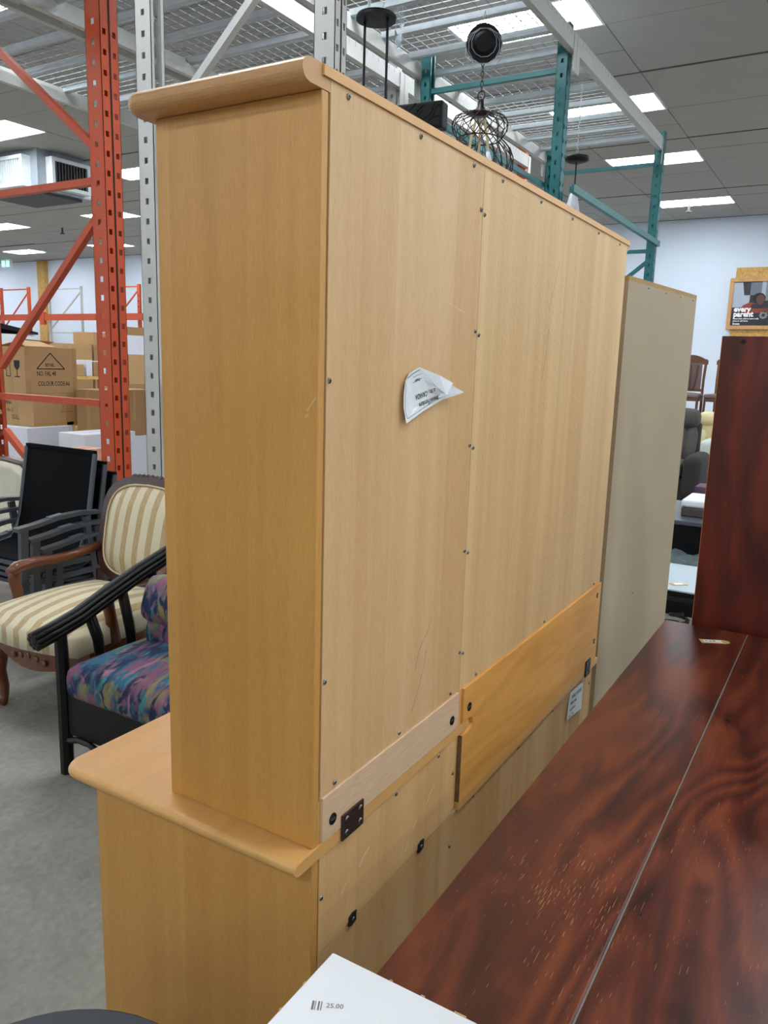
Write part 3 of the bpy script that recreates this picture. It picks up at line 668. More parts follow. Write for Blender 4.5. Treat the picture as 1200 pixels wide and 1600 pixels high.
def deck(x0, x1, y0, y1, label, n_ch):
    """wire deck panel: welded mesh with hooked ends over the beams, and channel supports underneath"""
    t = thing('wire_deck', label, 'wire deck', ((x0+x1)/2, (y0+y1)/2, HT)); cx, cy = (x0+x1)/2, (y0+y1)/2
    b = MB(); r_ = .0034
    x = x0+.06
    while x < x1-.05:
        b.tube([(x-cx, y0-cy-.006, -.035), (x-cx, y0-cy-.006, .002), (x-cx, y0-cy+.03, .006), (x-cx, y1-cy-.03, .006), (x-cx, y1-cy+.006, .002), (x-cx, y1-cy+.006, -.035)], r_, 4); x += .08
    y = y0+.02
    while y < y1:
        b.tube([(x0+.05-cx, y-cy, .0115), (x1-.05-cx, y-cy, .0115)], r_, 4); y += .085
    m_ = b.obj('wire_mesh', 'wire_steel', t); m_['kind'] = 'stuff'
    for k in range(n_ch):
        xx = x0+(x1-x0)*(k+.5)/n_ch-cx
        MB().prism([(xx-.034, y0-cy+.03, .002), (xx-.024, y0-cy+.03, -.034), (xx-.012, y0-cy+.03, -.042), (xx+.012, y0-cy+.03, -.042), (xx+.024, y0-cy+.03, -.034), (xx+.034, y0-cy+.03, .002)], (0, y1-y0-.06, 0)).obj('support_channel', 'galvanised', t)
deck(1.93, 4.75, 1.275, 2.50, 'wire deck with galvanised channels above the wire cage lamp', 7)
deck(4.75, 7.55, 1.275, 2.50, 'wire deck with galvanised channels between the two teal frames', 7)
deck(.9, 4.87, 2.72, 4.09, 'long wire deck of the middle row above the striped armchair', 10)
deck(4.87, 7.68, 2.72, 4.09, 'wire deck of the middle row reaching the far orange frame', 7)
deck(.9, 4.87, 4.21, 5.575, 'wire deck of the rearmost row above the orange rack frame', 10)

# ================================================================== HANGING LAMPS
def chain(b, p, q, link_=.03, r_=.0018):
    p, q = Vector(p), Vector(q); n = max(1, int((q-p).length/(link_*.75)))
    for k in range(n):
        c = p.lerp(q, (k+.5)/n); pts = []
        for i in range(9):
            a = 2*math.pi*i/8; s_, u_ = math.cos(a)*link_*.28, math.sin(a)*link_*.5
            pts.append(c+(Vector((s_, 0, u_)) if k % 2 else Vector((0, s_, u_))))
        b.tube(pts, r_, 5, caps=False)
PL = thing('linear_pendant', 'black rectangular pendant with crackled shade on two rods from a round canopy', 'pendant lamp', (2.6, 1.555, HB), R(6))
b = MB()
for s_ in (-.04, .04): chain(b, (0, s_, .05), (0, s_, -.47))
b.obj('hanging_chain', 'wire_white', PL)
MB().lathe([(0, -.47), (.095, -.475), (.1, -.485), (.1, -.495), (0, -.497)], n=32).obj('canopy', 'fixture_black', PL)
for s_ in (-.062, .062): MB().tube([(0, s_, -.49), (0, s_, -.93)], .0065).obj('rod', 'fixture_black', PL)
shade = box('shade', (-.04, .04, -.385, .40, -1.03, -.905), 'fixture_black', PL, bevel=.012)
b = MB()
for k in range(16):     # raised crackle ridges on the long sides
    y = -.375+k*.048; z = -.92
    for s_ in (-1, 1):
        pts = [(s_*.041, y+random.uniform(-.02, .03)+j*.012, -.915-j*.026+random.uniform(-.006, .006)) for j in range(5)]
        b.tube(pts, .003, 4)
        b.tube([(s_*.041, y, -.94-random.random()*.06), (s_*.041, y+.05, -.95-random.random()*.05)], .0025, 4)
b.obj('crackle_ridges', 'fixture_black', shade)
b = MB()
for k in range(4): b.tube([(.02, -.10-.01*k, -.44), (.03, -.12-.006*k, -.52), (.02, -.13+.01*k, -.60), (.025, -.10-.012*k, -.63), (.03, -.09, -.54), (.02, -.105, -.46)], .002, 4)
b.tube([(0, -.04, -.475), (.02, -.09, -.45), (.025, -.11, -.52)], .002, 4).obj('coiled_wire', 'ac_metal', PL)

CG = thing('cage_pendant', 'double-gourd bronze wire cage lamp hanging under the wire deck', 'pendant lamp', (3.95, 1.6, HB))
b = MB(); b.tube([(0, 0, .04), (.02, 0, .0), (.02, 0, -.05), (0, 0, -.08), (-.02, 0, -.05), (-.02, 0, 0), (0, 0, .04)], .002, 5, caps=False); b.obj('hanging_wire', 'wire_steel', CG)
q = Vector((-.8, -.45, -.15)).normalized()      # the round canopy dangles on edge, its face towards the aisle
b = MB(); u = q.orthogonal().normalized(); v = q.cross(u); c = Vector((0, 0, -.15))
def disc(b, c, q, u, v, r0, r1, t0, t1, n=28):
    vs = []; 
    for r_, t_ in ((r0, t0), (r1, t1)): vs += [c+q*t_+(u*math.cos(2*math.pi*k/n)+v*math.sin(2*math.pi*k/n))*r_ for k in range(n)]
    b.add(vs, [tuple(range(n))[::-1], tuple(range(n, 2*n))]+[(k, (k+1) % n, n+(k+1) % n, n+k) for k in range(n)])
disc(b, c, q, u, v, .105, .112, -.02, .015); disc(b, c, q, u, v, .07, .05, .015, .03); b.obj('canopy', 'fixture_black', CG)
b = MB()
for k in range(3):
    pts = [c+q*(.03+.006*k)+(u*math.cos(a*.524+k)+v*math.sin(a*.524+k))*(.08+.02*k)+Vector((0, 0, -.02*k)) for a in range(13)]
    b.tube(pts, .0022, 4)
b.obj('coiled_wire', 'wire_steel', CG)
b = MB(); chain(b, (0, 0, -.25), (0, 0, -.43), .035, .003); b.obj('hanging_chain', 'cage_bronze', CG)
b = MB(); b.tube([(0, .025*math.cos(a*math.pi/6), -.455+.03*math.sin(a*math.pi/6)) for a in range(13)], .004, 6, caps=False); b.obj('ring', 'cage_bronze', CG)
MB().lathe([(0, -.48), (.018, -.48), (.02, -.52), (.045, -.55), (.05, -.575), (0, -.575)], n=16).obj('cap', 'cage_bronze', CG, smooth=True)
prof = [(.045, -.555), (.12, -.568), (.165, -.59), (.182, -.625), (.175, -.665), (.15, -.70), (.14, -.715), (.17, -.74), (.205, -.78), (.225, -.83), (.225, -.89), (.205, -.95), (.15, -1.0)]
def cage(b, prof, twist, n, rr):
    for k in range(n):
        pts = []
        for i, (r_, z) in enumerate(prof):
            a = 2*math.pi*k/n + twist*i/(len(prof)-1); pts.append((r_*math.cos(a), r_*math.sin(a), z))
        b.tube(pts, rr, 4)
b = MB(); cage(b, prof[:7], 1.1, 16, .003); cage(b, prof[:7], -1.1, 16, .003); b.obj('upper_cage', 'cage_bronze', CG)
b = MB(); cage(b, prof[6:], .25, 26, .0032); cage(b, prof[6:], -.6, 10, .0032); b.obj('lower_cage', 'cage_bronze', CG)
b = MB()
for r_, z in (prof[6], prof[0], prof[-1]): b.tube([(r_*math.cos(a*math.pi/14), r_*math.sin(a*math.pi/14), z) for a in range(29)], .004, 5, caps=False)
b.obj('hoop', 'cage_bronze', CG)
for k in range(3):
    a = k*2.1+.4; MB().tube([(.03*math.cos(a), .03*math.sin(a), -.6), (.06*math.cos(a), .06*math.sin(a), -.72), (.07*math.cos(a), .07*math.sin(a), -.80)], .009, 6).obj('lamp_arm', 'welt', CG)
    MB().lathe([(0, -.92), (.02, -.91), (.03, -.88), (.026, -.84), (.014, -.80), (0, -.80)], (.07*math.cos(a), .07*math.sin(a), 0), 12).obj('bulb', 'glass_bulb', CG, smooth=True)

WP = thing('wrapped_pendant', 'small black pendant canopy with plastic-wrapped cord hanging between the teal frames', 'pendant lamp', (5.62, 1.5, HB))
b = MB(); chain(b, (0, 0, .1), (-.01, 0, -.44), .03); b.obj('hanging_chain', 'wire_white', WP)
MB().lathe([(0, -.44), (.03, -.44), (.095, -.46), (.1, -.49), (.06, -.505), (0, -.505)], (-.01, 0, 0), 20).obj('canopy', 'fixture_black', WP, smooth=True)
MB().tube([(-.01, 0, -.5), (-.012, 0, -.80), (-.015, 0, -1.25)], .006).obj('cord', 'fixture_black', WP)
b = MB()
pts = [(.02, 0, -.70), (.0, .01, -.76), (-.03, 0, -.83), (-.06, -.01, -.9), (-.05, 0, -.98), (-.03, 0, -1.08)]
b.tube(pts, [.01, .035, .05, .065, .06, .02], 9); pb = b.obj('plastic_wrap', 'plastic_wrap', WP, smooth=False)

# ================================================================== CEILING AIR UNIT
AC = thing('ceiling_air_unit', 'galvanised ceiling air unit with one pale and one dark grille', 'air unit', (6.46, 9.56, 0))
box('body', (.08, .98, .10, 1.35, 3.90, CZ-.002), 'ac_metal', AC); box('bottom_pan', (.2, .9, .2, 1.3, 3.86, 3.90), 'ac_dark', AC)
def grille(parent, o, ex, ez, n, w, h, slat, frame, back, step):
    """framed grille standing proud of the body: o lower corner, ex along, n outward"""
    o, ex, ez, n = map(Vector, (o, ex, ez, n)); g = MB()
    def slab(a0, a1, z0, z1, d0, d1): return [o+ex*a+ez*z+n*d for d in (d0, d1) for a, z in ((a0, z0), (a1, z0), (a1, z1), (a0, z1))]
    F = [(3, 2, 1, 0), (4, 5, 6, 7), (0, 1, 5, 4), (1, 2, 6, 5), (2, 3, 7, 6), (3, 0, 4, 7)]
    for q_ in ((0, w, 0, .05), (0, w, h-.05, h), (0, .05, .05, h-.05), (w-.05, w, .05, h-.05)): g.add(slab(*q_, 0, .14), F)
    f_ = g.obj('grille_frame', frame, parent); MB().add(slab(.05, w-.05, .05, h-.05, 0, .07), F).obj('filter', back, f_)
    a = .05+step/2
    while a < w-.05:
        MB().add(slab(a, a+step*.35, .05, h-.05, .08, .125), F).obj('slat', slat, f_); a += step
grille(AC, (.08, .25, 3.93), (0, 1, 0), (0, 0, 1), (-1, 0, 0), 1.0, .42, 'ac_white', 'ac_white', 'ac_filter', .05)
grille(AC, (.22, .10, 3.93), (1, 0, 0), (0, 0, 1), (0, -1, 0), .66, .42, 'ac_dark', 'ac_white', 'gap_dark', .05)

# ================================================================== ARMCHAIRS ON THE LEFT
def soft(name, dims, mat, parent, puff=.04, round_=.04, nx=8, ny=8, sag=0):
    """upholstered pad: box with crowned top and rounded edges"""
    x0, x1, y0, y1, z0, z1 = dims; b = bmesh.new()
    me = bpy.data.meshes.new(name); q = MB().box(*dims); me.from_pydata(q.v, [], q.f); b.from_mesh(me)
    bmesh.ops.bevel(b, geom=list(b.edges), offset=round_, segments=3, affect='EDGES', profile=.5, clamp_overlap=True)
    bmesh.ops.subdivide_edges(b, edges=[e for e in b.edges if e.calc_length() > .12], cuts=5, use_grid_fill=True)
    cx, cy = (x0+x1)/2, (y0+y1)/2
    for v in b.verts:
        u_, w_ = (v.co.x-cx)/((x1-x0)/2), (v.co.y-cy)/((y1-y0)/2)
        k = max(0, 1-u_*u_)*max(0, 1-w_*w_); t_ = (v.co.z-z0)/(z1-z0)
        v.co.z += puff*k*(t_-.3) - sag*k*t_
    bmesh.ops.triangulate(b, faces=b.faces); b.to_mesh(me); b.free()
    for p in me.polygons: p.use_smooth = True
    return link(name, me, mat, parent)
# --- black rattan chair with painterly cushions, facing -x; local origin under its front-far corner
RC = thing('rattan_armchair', 'black rattan armchair with blue and mauve painterly cushions beside the beech cabinet', 'armchair', (.83, 1.76, 0))
def ridged(name, pts, r_, parent, mat='rattan_black', strands=9):
    b = MB(); P = [Vector(p) for p in pts]; b.tube(P, r_*.8, 8)
    for k in range(strands):
        a = 2*math.pi*k/strands; L_ = []
        for i, p in enumerate(P):
            t_ = (P[min(i+1, len(P)-1)]-P[max(i-1, 0)]).normalized(); u_ = t_.cross(Vector((0, 1, .01))).normalized(); v_ = t_.cross(u_)
            L_.append(p+(u_*math.cos(a)+v_*math.sin(a))*r_*.72)
        b.tube(L_, r_*.3, 6)
    return b.obj(name, mat, parent, smooth=True)
for y in (0, -.76):
    arm = ridged('arm', [(-.135, y, .565), (-.05, y, .583), (.06, y, .61), (.18, y, .655), (.36, y, .718), (.53, y, .768), (.66, y, .80)], .037, RC)
    MB().tube([(-.02, y, .0), (-.018, y, .30), (-.022, y, .57)], [.026, .027, .024], 8).obj('front_leg', 'rattan_black', RC)
    MB().tube([(.62, y, .0), (.60, y, .35), (.66, y, .80), (.70, y, .92)], .025, 8).obj('rear_leg', 'rattan_black', RC)
    for x, zt in ((.11, .625), (.27, .685), (.43, .735)): ridged('slat', [(x+.07, y, .36), (x+.045, y, .42), (x+.035, y, .50), (x, y, zt-.015)], .024, RC, strands=4)
box('apron', (-.025, -.005, -.74, -.02, .17, .345), 'rattan_black', RC); box('apron', (-.02, .6, -.012, .008, .19, .345), 'rattan_black', RC)
box('seat_deck', (-.005, .6, -.75, -.012, .30, .335), 'rattan_black', RC)
MB().tube([(-.03, -.03-.70*k/12, .145+.02*math.sin(k*1.05)) for k in range(13)], .012, 6).obj('scalloped_rail', 'rattan_black', RC)
MB().tube([(.70, -.76*k/8, .93+.02*math.sin(math.pi*k/8)) for k in range(9)], .03, 8).obj('back_rail', 'rattan_black', RC)
soft('seat_cushion', (-.045, .60, -.735, -.022, .318, .45), 'painterly_floral', RC, .07, .045)
def tilt(o, ang, about):
    m = Matrix.Translation(about) @ Matrix.Rotation(ang, 4, 'Y') @ Matrix.Translation(-Vector(about))
    o.data.transform(m); return o
tilt(soft('back_cushion', (.47, .60, -.72, -.04, .45, .88), 'painterly_floral', RC, .0, .06), R(10), (.5, 0, .47))
tilt(soft('lumbar_cushion', (.27, .42, -.66, -.085, .44, .585), 'painterly_floral', RC, .05, .06), R(8), (.3, 0, .45))
tilt(soft('throw_pillow', (.25, .37, -.62, -.075, .555, .755), 'painterly_floral', RC, .0, .06), R(20), (.28, 0, .57))

# --- striped French-style armchair
SA = thing('striped_armchair', 'carved mahogany armchair upholstered in cream and tan striped damask', 'armchair', (1.02, 2.23, 0), R(2))
def cabriole(parent, x, y, sx):
    MB().tube([(x, y, .31), (x-.025*sx, y, .25), (x-.03*sx, y, .17), (x-.008*sx, y, .08), (x-.012*sx, y, .03), (x-.035*sx, y, 0)], [.04, .042, .032, .022, .02, .03], 10).obj('leg', 'mahogany_chair', parent, smooth=True)
for y in (-.29, .29): cabriole(SA, .05, y, 1)
for y in (-.25, .25): MB().tube([(.60, y, .36), (.62, y, .2), (.68, y, 0)], [.028, .025, .02], 8).obj('leg', 'mahogany_chair', SA)
b = MB()      # serpentine front rail
fr = [(.02-.055*math.cos(math.pi*(k/12-.5)), -.32+.64*k/12, .285-.035*math.cos(2*math.pi*(k/12-.5))*.6-.01) for k in range(13)]
vs = []; 
for x, y, z in fr: vs += [(x, y, z), (x+.03, y, z), (x+.03, y, .385), (x, y, .385)]
fs = [(0, 1, 2, 3), (48, 51, 50, 49)]
for k in range(12):
    for j in range(4): fs.append((k*4+j, k*4+(j+1) % 4, k*4+4+(j+1) % 4, k*4+4+j))
b.add(vs, fs).obj('front_rail', 'mahogany_chair', SA)
for k in range(5):
    a = (-.1+.05*k); MB().lathe([(0, -.006), (.012, -.005), (.016, 0), (0, .004)], (-.034, a, .305+.01*math.cos(a*20)), 10, 'X').obj('carving', 'mahogany_chair', SA, smooth=True)
for s_ in (-1, 1): box('side_rail', (.03, .62, *sorted((s_*.30, s_*.32)), .285, .385), 'mahogany_chair', SA)
box('rear_rail', (.58, .61, -.30, .30, .285, .385), 'mahogany_chair', SA)
# bow-fronted crowned seat
def bow_seat():
    b = MB(); nx, ny = 12, 12; rings = []
    vs = []; 
    for lay, (zz, ins) in enumerate(((.375, 0), (.42, -.008), (.455, .005), (.478, .04))):
        for j in range(ny+1):
            for i in range(nx+1):
                u_, w_ = i/nx, (j/ny-.5)*2
                xf = -.045-.055*(1-w_*w_); x = xf+(.60-xf)*u_
                hw = .325-.03*u_; y = w_*hw
                k = (1-w_*w_)*(1-(2*u_-1)**2)
                vs.append((x, y, zz+(.055*k if lay == 3 else 0)))
    n1 = (nx+1)*(ny+1); fs = []
    for j in range(ny):
        for i in range(nx):
            a = j*(nx+1)+i; fs.append((a, a+nx+1, a+nx+2, a+1)); c_ = 3*n1+a; fs.append((c_, c_+1, c_+nx+2, c_+nx+1))
    edge = [i for i in range(nx)] + [j*(nx+1)+nx for j in range(ny)] + [ny*(nx+1)+nx-i for i in range(nx)] + [(ny-j)*(nx+1) for j in range(ny)]
    for lay in range(3):
        for a, c_ in zip(edge, edge[1:]+edge[:1]): fs.append((lay*n1+a, lay*n1+c_, (lay+1)*n1+c_, (lay+1)*n1+a))
    # pull the upper rim in so that the pad is rounded
    for idx in range(3*n1, 4*n1):
        x, y, z = vs[idx]
        if (idx-3*n1) in set(edge): vs[idx] = (x+( .02 if x < .2 else -.02)*(abs(y) < .30), y*.95, z-.012)
    return b.add(vs, fs).obj('seat', 'striped_damask', SA, smooth=True)
bow_seat()
# upholstered back, cartouche shaped, reclined
def back_outline(s_, zlo, zhi, hw):
    pts = []
    for k in range(40):
        a = 2*math.pi*k/40; c_, d_ = math.cos(a), math.sin(a); e = 3.6
        x = hw*abs(c_)**(2/e)*(1 if c_ > 0 else -1); z = (zlo+zhi)/2+(zhi-zlo)/2*abs(d_)**(2/e)*(1 if d_ > 0 else -1)
        x *= .90+.10*((z-zlo)/(zhi-zlo)); z += .025*(1-(x/hw)**2)*(1 if d_ > 0 else 0)
        pts.append((x*s_, z if s_ == 1 else (zlo+zhi)/2+(z-(zlo+zhi)/2)*s_))
    return pts
rec = lambda z: .575+(z-.5)*.26
def ring_obj(name, outer, inner, d0, d1, mat, parent):
    b = MB(); n = len(outer); vs = []
    for o_, d_ in ((outer, d0), (outer, d1), (inner, d1), (inner, d0)): vs += [(rec(z)+d_, y, z) for y, z in o_]
    fs = [(r_*n+k, r_*n+(k+1) % n, ((r_+1) % 4)*n+(k+1) % n, ((r_+1) % 4)*n+k) for r_ in range(4) for k in range(n)]
    return b.add(vs, fs).obj(name, mat, parent, smooth=False)
o1 = back_outline(1, .49, .985, .305); o2 = back_outline(1, .525, .945, .262)
bf = ring_obj('back_frame', o1, o2, -.012, .035, 'mahogany_dark', SA)
def pad(name, outline, dep, mat, parent, front=True):
    b = MB(); n = len(outline); cy = 0; cz = sum(z for _, z in outline)/n; vs = []; rs = (1.0, .97, .85, .6, .3)
    for k, s_ in enumerate(rs):
        bulge = dep*(1-s_**4)
        vs += [(rec(cz+(z-cz)*s_)-.004-bulge, y*s_, cz+(z-cz)*s_) for y, z in outline]
    vs.append((rec(cz)-.004-dep, 0, cz)); fs = []
    for r_ in range(len(rs)-1):
        for k in range(n): fs.append((r_*n+k, r_*n+(k+1) % n, (r_+1)*n+(k+1) % n, (r_+1)*n+k))
    for k in range(n): fs.append(((len(rs)-1)*n+k, (len(rs)-1)*n+(k+1) % n, len(vs)-1))
    vs += [(rec(z)+.025, y, z) for y, z in outline]; base = len(vs)-n
    fs += [(k, (k+1) % n, base+(k+1) % n, base+k) for k in range(n)] + [tuple(range(base, base+n))]
    return b.add(vs, fs).obj(name, mat, parent, smooth=True)
bp_ = pad('back_pad', o2, .05, 'striped_damask', SA)
MB().tube([(rec(z)-.012, y, z) for y, z in o2+o2[:1]], .006, 5, caps=False).obj('welt', 'welt', bp_)
for k in range(9):
    a = -.12+.03*k; MB().lathe([(0, -.012), (.014, -.009), (.018, .006), (0, .01)], (rec(1.0)+.005, a, 1.004-.3*a*a), 8, 'X').obj('carving', 'mahogany_dark', bf, smooth=True)
tg = box('paper_tag', (.672, .675, -.235, -.17, .955, .992), 'paper', SA)
for s_ in (-1, 1):
    MB().tube([(rec(.5)+.01, s_*.25, .36), (rec(.5)+.01, s_*.255, .53)], .022, 8).obj('back_post', 'mahogany_dark', SA)
    y = s_*.305
    MB().tube([(.115, y, .60), (.15, y, .622), (.25, y, .63), (.36, y, .618), (.48, y*.97, .622), (.60, y*.93, .645)], [.03, .034, .032, .03, .028, .028], 10, flat=.8).obj('arm', 'mahogany_chair', SA, smooth=True)
    MB().tube([(.145, y, .625), (.135, y, .57), (.15, y, .50), (.165, y, .385)], [.026, .028, .025, .03], 10).obj('arm_support', 'mahogany_chair', SA, smooth=True)

# --- stacked black sling patio chairs
def sling_chair():
    t = thing('patio_chair', 'black sling patio chair with grey metal arms', 'chair', (0, 0, 0), 0, 'stack of black sling patio chairs')
    for s_ in (0, .63):
        MB().bar((.035, s_, 0), (.06, s_, .575), .025, .04, (1, 0, 0)).obj('front_leg', 'sling_frame', t)
        MB().bar((.50, s_, 0), (.42, s_, .59), .022, .035, (1, 0, 0)).obj('rear_leg', 'sling_frame', t)
        b = MB(); P = [(.02, s_, .575), (.12, s_, .585), (.25, s_, .605), (.38, s_, .61), (.50, s_, .60)]
        for p, q_ in zip(P, P[1:]): b.bar(p, q_, .048, .02)
        a_ = b.obj('arm', 'sling_frame', t); MB().bar((.20, s_, .612), (.275, s_, .6205), .034, .004).obj('arm_plate', 'sling_cap', a_)
        i_ = s_+(.03 if s_ == 0 else -.03)
        MB().tube([(.06, i_, .40), (.30, i_, .375), (.40, i_, .40), (.45, i_, .50), (.52, i_, .90)], .014, 8).obj('side_rail', 'sling_frame', t)
        MB().bar((.05, s_, .36), (.46, s_, .36), .02, .03).obj('seat_rail', 'sling_frame', t)
    b = MB(); P = [(.06, .405), (.18, .385), (.30, .378), (.385, .395), (.425, .44), (.452, .52), (.49, .72), (.524, 0.905)]
    vs = [(x, y, z) for x, z in P for y in (.035, .595)]; 
    b.add(vs, [(2*k, 2*k+1, 2*k+3, 2*k+2) for k in range(len(P)-1)]); sl = b.obj('sling', 'sling_black', t)
    md = sl.modifiers.new('thickness', 'SOLIDIFY'); md.thickness = .006
    MB().bar((.06, .03, .392), (.06, .60, .392), .02, .02).obj('front_bar', 'sling_frame', t); MB().bar((.522, .03, 0.905), (.522, .60, 0.905), .022, .022).obj('top_bar', 'sling_black', t)
    return t
sc0 = sling_chair(); base_ = (1.235, 2.675)
for k in range(4):      # k = 0 is the lowest of the stack, each higher one sits further forward
    z = .062*k; x = base_[0]+.062*(3-k)
    lab = ('lowest', 'second from the bottom', 'second from the top', 'topmost')[k]
    o = sc0 if k == 0 else dup(sc0, (0, 0, 0))
    o.location = (x, base_[1], z); o['label'] = 'black sling patio chair with grey metal arms, %s of its stack' % lab

# --- cream nailhead armchair, partly in view
NC = thing('nailhead_armchair', 'cream upholstered chair with dark frame and nailhead trim behind the patio chairs', 'armchair', (1.62, 3.70, 0))
soft('seat', (.0, .55, .0, .62, .30, .46), 'cream_fabric', NC, .05, .05)
for x in (.04, .50):
    for y in (.04, .58): MB().tube([(x, y, .32), (x, y, .0)], [.03, .02], 8).obj('leg', 'mahogany_dark', NC)
b = MB(); o1 = [(y, z) for y, z in ((-.0, .46), (-.01, .75), (.03, .87), (.12, .915), (.31, .93), (.50, .915), (.59, .87), (.63, .75), (.62, .46))]
b.prism([(.46, y, z) for y, z in o1], (.09, 0, 0)); b.obj('back_frame', 'mahogany_dark', NC, bevel=.015)
b = MB(); b.prism([(.40, .31+(y-.31)*.9, .46+(z-.46)*.95) for y, z in o1], (.075, 0, 0)); b.obj('back_pad', 'cream_fabric', NC, bevel=.025, seg=3)
for k in range(22):
    z = .48+k*.019; MB().lathe([(0, -.006), (.005, -.003), (.006, 0), (0, .001)], (.458, .012-.0*k, z), 6, 'X').obj('nailhead', 'nailhead', NC)

# ================================================================== CARTONS BEHIND THE ORANGE FRAME
def carton(name, dims, mat, label, group=None, tape=None, flaps=False, cat='carton'):
    x0, x1, y0, y1, z0, z1 = dims; c = thing(name, label, cat, (x0, y0, z0), 0, group); w_, d_, h_ = x1-x0, y1-y0, z1-z0
    b = MB()
    if flaps:
        b.box(0, w_, 0, .006, 0, h_).box(0, w_, d_-.006, d_, 0, h_).box(0, .006, .006, d_-.006, 0, h_).box(w_-.006, w_, .006, d_-.006, 0, h_).box(.006, w_-.006, .006, d_-.006, 0, h_*.85)
    else: b.box(0, w_, 0, d_, 0, h_)
    body = b.obj('body', mat, c, bevel=.003, seg=1)
    if tape:
        for (a0, a1, c0_, c1_) in tape: box('tape', (a0*w_, a1*w_, -.0012, .0, c0_*h_, c1_*h_), 'tape_brown', c)
        box('tape', (-.0012, 0, d_*.42, d_*.58, 0, h_), 'tape_brown', c)
    if flaps:
        for (p, q_, u_) in (((0, d_*.5, h_), (w_*.1, d_*.5, h_+.02), 0),):
            MB().prism([(.01, 0, h_), (w_*.6, 0, h_), (w_*.55, .2, h_+.05), (.03, .2, h_+.06)], (0, 0, .005)).obj('flap', mat, c)
            MB().prism([(.03, d_, h_), (w_*.9, d_, h_), (w_*.95, d_*.65, h_+.055), (w_*.35, d_*.6, h_+.07)], (0, 0, .005)).obj('flap', mat, c)
    else:
        box('lid_seam', (.002, w_-.002, d_*.5-.002, d_*.5+.002, h_, h_+.0008), 'cardboard_dark', c)
    return c
def front_text(c, body, x, z, size, mat='ink_black', bold=.0003, sq=.8): return text('print', body, size, mat, c, (x, -.002, z), (1, 0, 0), (0, 0, 1), bold=bold, squeeze=sq)
def side_text(c, body, y, z, size, mat='ink_black', bold=.0003, sq=.8): return text('print', body, size, mat, c, (-.002, y, z), (0, -1, 0), (0, 0, 1), bold=bold, squeeze=sq)
c = carton('carton', (3.65, 4.215, 6.0, 6.45, 1.2165, 1.655), 'cardboard', 'open brown carton printed BETHEL in a triangle, top of the carton pile', tape=((0, .09, .8, 1), (0, .09, 0, .3), (.92, 1, 0, .35), (.92, 1, .55, 1)), flaps=True)
b = MB()
tri = [(.12, .235), (.425, .235), (.272, .385)]
for (p, q_) in zip(tri, tri[1:]+tri[:1]): b.bar((p[0], -.0015, p[1]), (q_[0], -.0015, q_[1]), .001, .009)
b.obj('printed_triangle', 'ink_black', c)
front_text(c, 'BETHEL', .212, .258, .042, sq=.72); front_text(c, 'NO. FAL 48', .115, .17, .062, sq=.68); front_text(c, 'COLOUR CODE:A6', .125, .075, .062, sq=.66)
b = MB(); b.prism([(-.0015, .30, .27), (-.0015, .22, .27), (-.0015, .26, .31)], (.001, 0, 0)); b.bar((-.0015, .29, .16), (-.0015, .29, .265), .001, .008, (0, 1, 0)).bar((-.0015, .23, .16), (-.0015, .23, .265), .001, .008, (0, 1, 0)).bar((-.0015, .29, .16), (-.0015, .23, .16), .001, .008); b.obj('printed_arrow', 'ink_black', c)
b = MB(); b.prism([(-.0015, .17, .31), (-.0015, .08, .31), (-.0015, .085, .25), (-.0015, .11, .225), (-.0015, .14, .225), (-.0015, .165, .25)], (.001, 0, 0)); b.bar((-.0015, .125, .16), (-.0015, .125, .23), .001, .01, (0, 1, 0)).bar((-.0015, .165, .158), (-.0015, .085, .158), .001, .01); b.obj('printed_glass', 'ink_black', c)
side_text(c, 'BETHEL', .43, .24, .04); side_text(c, 'MADE', .43, .15, .035)
c = carton('carton', (3.70, 4.405, 5.99, 6.55, .906, 1.2145), 'cardboard', 'flat brown carton with red printed marks under the BETHEL carton', tape=((.52, .63, 0, 1), (0, 1, 0, .1)))
front_text(c, 'S', .32, .175, .06, 'ink_red'); front_text(c, 'O', .47, .18, .05, 'ink_red'); front_text(c, 'nxxnnxnxnnxx', .30, .125, .03, 'ink_red')
side_text(c, 'CHINA', .45, .20, .05); side_text(c, 'No. 2', .40, .13, .05); side_text(c, 'GULL', .33, .06, .06)
c = carton('carton', (3.60, 4.10, 5.95, 6.6, 0, .904), 'carton_white', 'large plain white carton under the brown carton pile'); front_text(c, 'fragile', .36, .82, .03)
c = carton('carton', (3.63, 4.21, 5.18, 5.54, 0, .892), 'carton_white', 'white carton with small black print beside the orange post')
for k, s_ in enumerate(('THIS SIDE UP', '  1', '  2', '     7', '  UPPER SIDE')): front_text(c, s_, .27, .80-.05*k, .032)
front_text(c, 'RED', .42, .52, .04, 'ink_red')
carton('carton', (4.14, 4.775, 5.58, 5.93, .80, 1.262), 'cardboard_dark', 'brown carton standing on a white carton behind the orange post', tape=((.64, .68, .35, 1),))
carton('carton', (4.12, 4.80, 5.57, 5.93, 0, .798), 'carton_white', 'white carton under the brown carton behind the orange post')
carton('carton', (3.33, 3.60, 4.9, 5.12, 0, .80), 'carton_pink', 'slim pink and tan printed carton behind the patio chairs')
FR = thing('white_freezer', 'tall white cabinet with a tilted black lid behind the BETHEL carton', 'cabinet', (4.30, 7.5, 0))
box('body', (0, .54, 0, .7, 0, 1.80), 'fridge_white', FR, bevel=.01); MB().prism([(-.3, -.02, 1.90), (.56, -.02, 1.805), (.56, -.02, 1.83), (-.3, -.02, 1.98)], (0, .72, 0)).obj('lid', 'black_plastic', FR)
